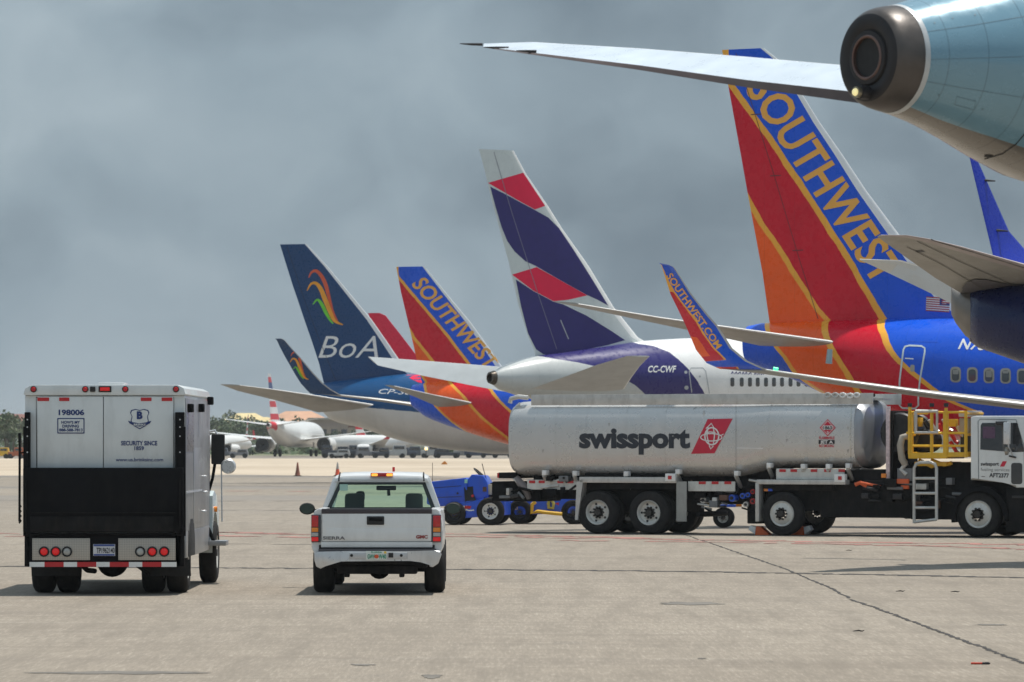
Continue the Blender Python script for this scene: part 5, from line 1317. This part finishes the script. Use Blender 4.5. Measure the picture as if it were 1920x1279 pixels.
mb = MB(); tbox(mb, 918, 905, 948, 930, .4, -.4, m_black, .05); tbox(mb, 915, 908, 922, 928, .45, -.1, mat('cream_panel', (.5, .44, .33), .6), .01); mb.build('seat', tu.root)
mb = MB(); q = tu.at(811, 905, .5); mb.tube([q, q + V((0, 0, .55))], .008, m_dark, 5); q = tu.at(912, 900, .3); mb.tube([q, q + V((-.12, 0, .45))], .012, m_dark, 5); mb.build('antenna', tu.root)
m_wr = mat('bright_white_rim', (.74, .74, .72), .4, var=.05)
for x, r_, s_y in ((920, .385, 958), (852, .32, 963)):
    u = tu.at(x, s_y, .62).x
    for s in (-1, 1): wheel(tu, u, s, s * .62, r_, .22, r_ * .58, rim_m=m_wr if x > 900 else m_dark, parent=tu.root)
p = P(1000, 900, 117)
t2 = Fr(p.x, 119.5, -8, 'baggage_tractor', 'low blue tractor with yellow tow hitch, mostly hidden under the silver tanker', 'tow tractor')
mb = MB(); tpoly(mb, [(944, 940), (1008, 938), (1010, 928), (1095, 926), (1100, 962), (946, 966)], .6, -.6, m_tug, .03, t2)
for x in (956, 968): decal(mb, t2, stroke([(x - 3, 955), (x + 2, 955), (x + 2, 944)], 2), mat('tan_mark', (.5, .38, .2), .5), 0)
decal(mb, t2, [[(985, 956), (994, 953), (994, 958)]], m_redtape, 0); decal(mb, t2, [[(1040, 944), (1048, 942), (1048, 948)]], m_redtape, 0); mb.build('body', t2.root)
mb = MB(); pts = [(1004, 941), (998, 946), (997, 962), (1008, 959), (1024, 961), (1054, 964)]
mb.tube([t2.at(x, y, .75) for x, y in pts], .055, m_yel, 8); mb.tube([t2.at(1028, 942, .65), t2.at(1033, 936, .65), t2.at(1038, 944, .65), t2.at(1037, 953, .65), t2.at(1029, 952, .65), t2.at(1028, 942, .65)], .05, mat('olive_hook', (.45, .38, .08), .5), 6); mb.build('tow_hitch', t2.root)
for x in (975, 1075):
    u = t2.at(x, 968, .6).x
    for s in (-1, 1): wheel(t2, u, s, s * .55, .34, .22, .19, rim_m=m_dark, parent=t2.root)
p = P(1357, 940, 114)
dl = Fr(p.x, 114, -10, 'hose_dolly', 'small dolly with blue and yellow fittings under the middle of the tanker', 'dolly')
mb = MB(); mb.box(-.35, .35, -.25, .25, .55, .62, m_swb, .02); mb.box(-.42, -.1, -.28, .2, .56, .70, m_yel, .03); mb.cyl((.35, -.1, .62), (.5, -.1, .62), .06, m_amber); mb.tube([(-.3, 0, .6), (-.36, 0, 1.1)], .04, m_whitetape); mb.tube([(.2, 0, .6), (.3, 0, 1.0)], .05, m_dark); mb.box(.2, .4, -.2, .2, 1.0, 1.2, m_swb, .02); mb.build('frame', dl.root)
wheel(dl, 0, -1, -.1, .27, .2, .14, parent=dl.root); wheel(dl, 0, 1, .15, .27, .2, .14, parent=dl.root)
# ================================================================== far things
def put(o, X, Y, rot, sc=1.): o.location = (X, Y, 0); o.rotation_euler = (0, 0, rot); o.scale = (sc, sc, sc)
# traffic cones
m_cor = mat('cone_orange', (.78, .10, .03), .5, var=.1); m_cdk = mat('cone_weathered', (.24, .075, .04), .6, var=.2); m_cgr = mat('cone_grey_top', (.42, .40, .36), .6)
for px, py, mm, lab in ((558, 893, m_cdk, 'faded brown traffic cone on the sand edge, left of the red and grey cone'), (633, 892.5, m_cor, 'orange traffic cone with grey top behind the white pickup roof')):
    p = G(px, py); e = Fr(p.x, p.y, 0, 'traffic_cone', lab, 'traffic cone', 'traffic cones on the far pavement edge')
    mb = MB(); mb.revolve([(.03, .20), (.06, .18), (.45, .105)], mm, 'z', (0, 0, 0), 20); mb.revolve([(.45, .105), (.9, .045), (.92, .03)], mm if mm is m_cdk else m_cgr, 'z', (0, 0, 0), 20); mb.build('cone', e.root)
    mb = MB(); mb.box(-.26, .26, -.26, .26, .0, .05, m_black, .01); mb.build('base', e.root)
p = G(833, 871); e = Fr(p.x, p.y, 0, 'marker_lamp', 'low orange marker lamp lying on the sand right of the pickup roof', 'marker')
mb = MB(); mb.prism([(-.34, 0), (.34, 0), (.2, .22), (.05, .36), (-.12, .24)], -.12, .12, mat('marker_orange', (.62, .22, .02), .5), 'xz', .03); mb.build('marker', e.root)
p = G(1836, 1246); e = Fr(p.x, p.y, -6, 'dropped_tool', 'small red handled tool dropped on the concrete, lower right', 'tool')
mb = MB(); mb.tube([(-.085, 0, .012), (.03, 0, .012)], .011, mat('red_grip', (.55, .05, .02), .5)); mb.build('grip', e.root)
mb = MB(); mb.tube([(.03, 0, .012), (.09, .0, .012), (.11, .01, .012)], [.012, .016, .008], m_dark); mb.build('head', e.root)
mdeb = mat('dark_debris', (.03, .028, .025), .9)
for k, (px, py) in enumerate(((1688, 1110), (1791, 1111), (1610, 1185), (1592, 1033))):
    p = G(px, py); r = random.Random(k); mb = MB(); L_ = .07
    mb.tube([p + V((-L_, 0, .01)), p + V((0, .02, .018)), p + V((L_ * .6, -.02, .012)), p + V((L_, 0, .022))], [.004, .010, .008, .003], mdeb, 5)
    o = mb.build('debris_scrap'); tag(o, ('dark curled scrap on the concrete right of the diagonal joint, by the stabilizer shadow', 'dark curved scrap on the concrete near the right picture edge', 'dark scrap beside the diagonal joint, in the open lower right', 'dark speck of debris just below the red lines')[k], 'debris', 'scraps on the concrete')

# generic far airliners
def far_airliner(X, Y, ang, label, tailcols, sc=1., group='far airliners beyond the sand'):
    f = Fr(X, Y, ang, 'airliner', label, 'airliner', group); f.root.scale = (sc, sc, sc)
    mb = MB(); body(mb, smooth_st([(0, 4.55, 5.05, .25), (1.2, 4.15, 5.22, .55), (4, 3.1, 5.35, 1.12), (8, 2.0, 5.4, 1.7), (11, 1.55, 5.4, 1.88), (26, 1.45, 5.35, 1.88), (29.5, 1.6, 4.9, 1.55), (31.5, 2.0, 4.1, 1.0), (32.6, 2.6, 3.2, .3)], .8), m_white, 32, m_dark); mb.build('fuselage', f.root)
    zb = []
    mb = MB(); aero(mb, [((7.6, 0, 5.0), (1.6, 0, 4.8), .5), ((3.6, 0, 9.2), (.6, 0, 9.2), .34), ((1.3, 0, 12.5), (-.3, 0, 12.5), .2)], m_white, m_bare, nv=(0, 1, 0))
    mb.mats[0] = livery('flag_striped_fin' + tailcols, [], [(.72, .72, .72)], .35, zbands=[(5.6, (.6, .01, .03)), (6.5, (.75, .75, .75)), (7.5, (.6, .01, .03)), (8.4, (.75, .75, .75)), (9.3, (.6, .01, .03)), (10.1, (.02, .05, .2)), (11.2, (.6, .01, .03)), (12.0, (.7, .7, .72))]); mb.build('tail_fin', f.root)
    for s in (1, -1):
        mb = MB(); aero(mb, [((5.4, s * .8, 4.9), (1.5, s * .8, 4.8), .4), ((2.2, s * 7.1, 5.7), (.6, s * 7.1, 5.7), .12)], m_white, m_bare); mb.build('stabilizer', f.root)
        mb = MB(); aero(mb, [((20.5, s * 1.2, 2.6), (13.2, s * 1.2, 2.5), .9), ((16, s * 6, 3.1), (12.2, s * 6, 3.), .5), ((11., s * 17, 4.3), (9.4, s * 17, 4.3), .16)], m_white, m_bare); mb.build('wing', f.root)
        mb = MB(); aero(mb, [((11., s * 17, 4.3), (9.4, s * 17, 4.3), .14), ((9.6, s * 17.7, 5.2), (8.6, s * 17.7, 5.2), .1), ((8.6, s * 18., 6.6), (8.0, s * 18., 6.6), .06)], mat('red_winglet', (.62, .02, .04), .4), nv=(0, 1, 0)); mb.build('winglet', f.root)
        mb = MB(); mb.revolve([(15.2, .7), (15.6, .98), (17, 1.16), (18.8, 1.18), (19.6, 1.05), (19.65, .85)], m_white, 'x', (0, s * 4.83, 1.85), 28); mb.revolve([(15.19, .69), (15.3, .4), (14.8, .2), (14.2, .05)], m_dark, 'x', (0, s * 4.83, 1.85), 20)
        en = mb.build('engine', f.root)
        mb = MB(); mb.revolve([(15.17, .80), (15.16, 1.02), (15.62, 1.0)], m_black, 'x', (0, s * 4.83, 1.85), 28); mb.build('exhaust', en)
    mb = MB(); mb.box(1.4, 5.2, -.95, .95, 4.3, 4.32, m_white); 
    mb = MB(); rr_ = [[(u, .02 * 0 + k * math.cos(a), c + h * math.sin(a)) for a in [2 * math.pi * q / 28 for q in range(28)]] for u, k, c, h in ((.5, .40, 4.80, .42), (1.3, .60, 4.70, .58), (2.4, .86, 4.52, .80))]
    mb.loft(rr_, mat('red_tail_band', (.6, .015, .03), .4), False); mb.build('tail_band', f.root)
    gear(f, 'landing_gear', 17, 2.86, 2.2, m_gearm, m_tyre)
    return f
p = P(503, 806, 640)
far_airliner(p.x, 640, 79, 'far airliner seen from behind with red striped fin rising behind the navy winglet', 'a')
p = P(770, 832, 690)
far_airliner(p.x + 4, 690, 172, 'far white airliner low beneath the navy airliner belly, right of the one with striped fin', 'b', .62)
p = P(380, 832, 660)
far_airliner(p.x - 5, 672, 58, 'far white airliner behind the armored truck mirror, left of the one with striped fin', 'c', .62)

p = P(455, 840, 700)
far_airliner(p.x, 715, 100, 'far white airliner partly behind the left wing of the striped fin airliner', 'b', .55)
p = P(655, 838, 700)
far_airliner(p.x, 720, 60, 'far white airliner between the striped fin airliner and the lit beacon', 'b', .58)
p = P(900, 850, 700)
far_airliner(p.x + 3, 705, 168, 'far white airliner farthest right, just left of the silver tanker rear end', 'b', .60)
# service vehicles along the far apron
def far_cart(X, Y, L_, H, col, lab, cat, rot):
    f = Fr(X, Y, rot, 'service_vehicle', lab, cat, 'service vehicles along the far apron')
    mm = mat('vehicle_' + lab.split()[0] + lab.split()[1], col, .5, var=.15)
    mb = MB(); mb.box(-L_ / 2, L_ / 2, -.8, .8, .35, H * .6, mm, .08); mb.build('body', f.root)
    mb = MB(); mb.prism([(-L_ * .1, H * .6), (L_ * .5, H * .6), (L_ * .44, H), (-L_ * .04, H)], -.75, .75, mm, 'xz', .06); mb.box(-L_ * .02, L_ * .4, -.77, .77, H * .68, H * .9, m_darkglass, .02); mb.build('cab', f.root)
    for u in (-L_ * .33, L_ * .33):
        mb = MB(); mb.cyl((u, -.82, .33), (u, .82, .33), .33, m_tyre, None, 14); mb.build('wheel', f.root)
cols = [(.03, .035, .045), (.10, .11, .13), (.22, .22, .23), (.04, .045, .06), (.45, .45, .44), (.05, .06, .09), (.14, .15, .17), (.42, .42, .41), (.035, .04, .055), (.3, .29, .28), (.035, .05, .09), (.06, .06, .07)]
nm = ['charcoal', 'dim grey', 'mid grey', 'near black', 'pale', 'slate', 'ash grey', 'off white', 'inky', 'stone grey', 'steel blue', 'sooty']
spots = [(650, 2.6), (668, 2.2), (690, 3.2), (714, 2.4), (740, 3.4), (764, 2.4), (786, 3.0), (806, 2.6), (838, 3.6), (868, 2.6), (892, 3.2), (918, 2.6), (942, 3.2), (424, 2.8), (448, 2.6), (620, 2.4), (636, 3.)]
rr = random.Random(11)
for k, (px, L_) in enumerate(spots):
    Y = 588 + rr.uniform(0, 18); c = cols[k % 12]
    side = 'right of the striped fin airliner' if px > 600 else 'near the striped fin airliner'
    far_cart((px - 960) * Y / F, Y, L_, rr.uniform(1.2, 1.9), c, '%s %s service vehicle on the far apron, %s' % (nm[k % 12].split()[0], ('box', 'low', 'short', 'squat', 'long')[k % 5], side), 'vehicle', rr.choice([0, 180, 5, 175]))
p = G(799, 866); e = Fr((799 - 960) * 586 / F, 586, 0, 'warning_beacon', 'lit yellow warning beacon on a post among the far vehicles', 'beacon')
mb = MB(); mb.tube([(0, 0, 0), (0, 0, 1.15)], .06, m_dark); mb.build('post', e.root)
mb = MB(); mb.revolve([(1.15, .18), (1.35, .2), (1.5, .06)], mat('lit_beacon', (.9, .6, .2), .3, emit=(1, .65, .25, 2.5)), 'z', (0, 0, 0), 12); mb.build('lamp', e.root)
for px, cc, lab in ((2, (.62, .38, .02), 'yellow service truck at the left picture edge beyond the sand'), (30, (.40, .10, .03), 'rusty orange service cart beyond the sand, left of the armored truck')):
    Y = 575; far_cart((px - 960) * Y / F, Y, 2.2, 1.5, cc, lab, 'vehicle', 0)

# houses and terminal buildings
m_wall = mat('house_wall', (.58, .53, .46), .8, var=.1, scale=.3); m_wallw = mat('white_wall', (.72, .70, .66), .8, var=.08, scale=.3); m_roofr = mat('red_brown_roof', (.20, .085, .065), .8, var=.2, scale=.6)
m_roofp = mat('peach_roof', (.52, .30, .19), .8, var=.15, scale=.6); m_roofy = mat('sandy_roof', (.62, .50, .26), .8, var=.15, scale=.6); m_pink = mat('pinkish_wall', (.42, .31, .26), .8, var=.12, scale=.15)
def house(px, Y, w_, d, h, rh, mw, mrf, lab, nwin=3):
    f = Fr((px - 960) * Y / F, Y, 0, 'house', lab, 'house')
    mb = MB(); mb.box(-w_ / 2, w_ / 2, -d / 2, d / 2, 0, h, mw); wl = mb.build('wall', f.root)
    mb = MB(); a, b = w_ / 2 + .5, d / 2 + .5
    base = [(-a, -b, h), (a, -b, h), (a, b, h), (-a, b, h)]; k = .35
    mb.hexa([(-a, -b, h + .02), (a, -b, h + .02), (a, b, h + .02), (-a, b, h + .02), (-a * k, -.2, h + rh), (a * k, -.2, h + rh), (a * k, .2, h + rh), (-a * k, .2, h + rh)], mrf); mb.build('roof', f.root)
    for q in range(nwin):
        x = -w_ / 2 + w_ * (q + .5) / nwin
        mb = MB(); mb.box(x - .9, x + .9, -d / 2 - .05, -d / 2 + .1, h * .45, h * .8, m_darkglass); mb.build('window', f.root)
house(24, 900, 13, 9, 6.2, 1.9, m_wallw, m_roofr, 'white house with red brown hip roof above the trees at the left edge')
house(2, 820, 7, 6, 4.6, 1.2, m_wallw, mat('pale_roof', (.66, .66, .64), .7), 'low white house with pale roof at the left edge, under the tall trees', 2)
house(462, 930, 10, 8, 6.6, 1.9, m_wall, m_roofy, 'house with sandy yellow roof among far trees, left of the striped fin')
house(492, 960, 7, 7, 6.2, 1.6, m_wall, m_roofy, 'narrow house with sandy roof just left of the striped far fin', 2)
house(560, 940, 15, 10, 6.4, 2.6, m_wall, m_roofp, 'wide house with peach hip roof right of the striped far fin', 4)
house(418, 960, 9, 8, 4.6, 1.5, m_wall, m_roofr, 'house with dark roof among far trees beside the armored truck mirror')
f = Fr((636 - 960) * 900 / F, 900, 2, 'terminal_building', 'long low pinkish building under the navy airliner belly', 'building')
mb = MB(); mb.box(-6.4, 6.4, 0, 9, 0, 6.9, m_pink); mb.box(-6.4, 0, -.6, 0, 0, 5.6, m_pink); mb.build('wall', f.root)
mb = MB(); mb.box(-6.7, 6.7, -.5, 9.4, 6.9, 7.3, mat('parapet', (.50, .43, .38), .8)); mb.build('roof', f.root)
for q in range(6):
    x = -5.4 + q * 2.15; mb = MB(); mb.box(x - .6, x + .6, -.66 if x < -.2 else -.06, .1, 3.2, 4.9, m_darkglass); mb.build('window', f.root)
f = Fr((676 - 960) * 880 / F, 880, 2, 'terminal_building', 'small tan building at the right end of the pinkish one', 'building')
mb = MB(); mb.box(-2.4, 2.4, 0, 5, 0, 5.2, mat('tan_wall', (.46, .34, .28), .8, var=.1, scale=.3)); mb.build('wall', f.root)
mb = MB(); mb.box(-2.6, 2.6, -.2, 5.2, 5.2, 5.5, m_roofr); mb.build('roof', f.root)
for x in (-1.1, 1.1):
    mb = MB(); mb.box(x - .5, x + .5, -.06, .1, 2.4, 4.0, m_darkglass); mb.build('window', f.root)

# trees
m_leaf = []
for k, c in enumerate(((.075, .11, .05), (.10, .135, .06), (.06, .09, .05), (.12, .135, .075))):
    m_leaf.append(mat('leaf_green_' + 'abcd'[k], c, .8, var=.45, scale=.5))
m_bark = mat('tree_bark', (.12, .09, .065), .9)
def make_tree_meshes(seed, H, W, palm=False):
    r = random.Random(seed); mb = MB()
    mb.tube([(0, 0, 0), (.1, 0, H * .25), (-.1, .1, H * .5), (.1, 0, H * .75)], [.24, .19, .14, .05], m_bark, 7)
    for k in range(6):
        a = r.uniform(0, 6.28); z = H * r.uniform(.3, .55); L_ = W * r.uniform(.3, .5)
        mb.tube([(0, 0, z), (math.cos(a) * L_ * .6, math.sin(a) * L_ * .6, z + H * .14), (math.cos(a) * L_, math.sin(a) * L_, z + H * .25)], [.1, .07, .02], m_bark, 5)
    tm = bpy.data.meshes.new('trunk'); mb.bm.normal_update(); mb.bm.to_mesh(tm); [tm.materials.append(m) for m in mb.mats]
    mb = MB(); cl = []
    for k in range(15):
        a = r.uniform(0, 6.28); q = r.random() ** .6
        cl.append((V((math.cos(a) * q * W * .42, math.sin(a) * q * W * .42, H * (.52 + .36 * (1 - q * .7) * r.uniform(.5, 1.15)))), W * r.uniform(.12, .2), r.choice(m_leaf[:2]) if r.random() < .6 else r.choice(m_leaf)))
    for c, cr, mm in cl:
        for j in range(46):
            d = V((r.gauss(0, 1), r.gauss(0, 1), r.gauss(0, .8))).normalized() * cr * r.uniform(.55, 1.15)
            n = V((r.gauss(0, 1), r.gauss(0, 1), r.gauss(0, 1))).normalized(); a = n.orthogonal().normalized(); b = n.cross(a); s = r.uniform(.18, .42)
            p = c + d; mb.sheet([p - a * s, p - b * s * .7, p + a * s, p + b * s * .7], mm)
    cm = bpy.data.meshes.new('crown'); mb.bm.to_mesh(cm); [cm.materials.append(m) for m in mb.mats]
    return tm, cm
protos = [make_tree_meshes(k, 7.5, w_) for k, w_ in enumerate((7, 8.5, 6, 9.5))]
tr = [(-6, 640, 1.0, 1), (10, 690, .95, 0), (26, 655, .8, 3), (40, 700, .85, 1), (16, 620, .62, 2), (48, 760, .9, 0)]
tr += [(392, 860, .95, 3), (404, 905, 1.05, 1), (420, 870, .9, 0), (434, 915, 1.15, 3), (446, 880, .95, 1), (458, 860, .75, 2), (472, 900, 1.0, 3), (484, 880, .85, 0), (500, 900, .95, 1), (516, 890, .9, 3), (530, 915, 1.0, 0), (546, 885, .85, 2), (566, 880, .8, 3), (584, 930, 1.0, 1), (600, 870, .55, 0), (616, 872, .5, 2), (630, 868, .6, 3), (648, 870, .52, 1), (664, 868, .62, 0), (690, 880, .85, 2), (704, 900, .9, 3), (722, 890, .7, 1), (412, 845, .55, 2), (440, 850, .5, 0), (466, 845, .55, 3), (556, 915, 1.0, 0)]
where = lambda px: 'at the left picture edge' if px < 60 else ('left of the striped far fin' if px < 500 else ('right of the striped far fin' if px < 600 else 'in front of the pinkish building'))
rr = random.Random(4)
for k, (px, Y, sc, q) in enumerate(tr):
    X = (px - 960) * Y / F
    e = bpy.data.objects.new('tree', None); COL.objects.link(e); put(e, X, Y, rr.uniform(0, 6.28), sc)
    e.empty_display_size = .5
    tag(e, '%s leafy tree %s' % (('broad green', 'dense green', 'slim dark', 'spreading olive')[q], where(px)), 'tree', 'far trees beyond the apron')
    for me, nm_ in zip(protos[q], ('trunk', 'crown')):
        o = bpy.data.objects.new(nm_, me); COL.objects.link(o); o.parent = e
# far bushes as one mass behind the aprons
mb = MB(); r = random.Random(9)
for k in range(2600):
    px = r.uniform(-80, 1050); Y = r.uniform(760, 840); X = (px - 960) * Y / F
    z = abs(r.gauss(0, 1.1)); n = V((r.gauss(0, 1), -1, r.gauss(0, 1))).normalized(); a = n.orthogonal().normalized(); b = n.cross(a); s = r.uniform(.3, .7)
    p = V((X, Y, z)); mb.sheet([p - a * s, p - b * s, p + a * s, p + b * s], r.choice(m_leaf))
o = mb.build('hedge_undergrowth'); tag(o, 'low green undergrowth along the far side of the airfield', 'undergrowth', kind='stuff')

# air between here and the far side
HAZE = True
if HAZE:
    mb = MB(); mb.box(-420, 420, -80, 1400, -1.2, 45, None) if False else None
    hm = bpy.data.materials.new('haze'); hm.use_nodes = True; t = NT(hm.node_tree); t.n.remove(t.n['Principled BSDF'])
    pv = t.new('ShaderNodeVolumePrincipled'); pv.inputs['Color'].default_value = (.80, .84, .86, 1); pv.inputs['Density'].default_value = .00014; pv.inputs['Anisotropy'].default_value = .2
    t.l.new(pv.outputs[0], t.n['Material Output'].inputs['Volume'])
    mb = MB(); mb.box(-9500, 9500, -120, 9500, -1.2, 40, hm); o = mb.build('haze'); tag(o, kind='stuff'); o['label'] = 'thin warm air haze over the airfield'; o['category'] = 'haze'
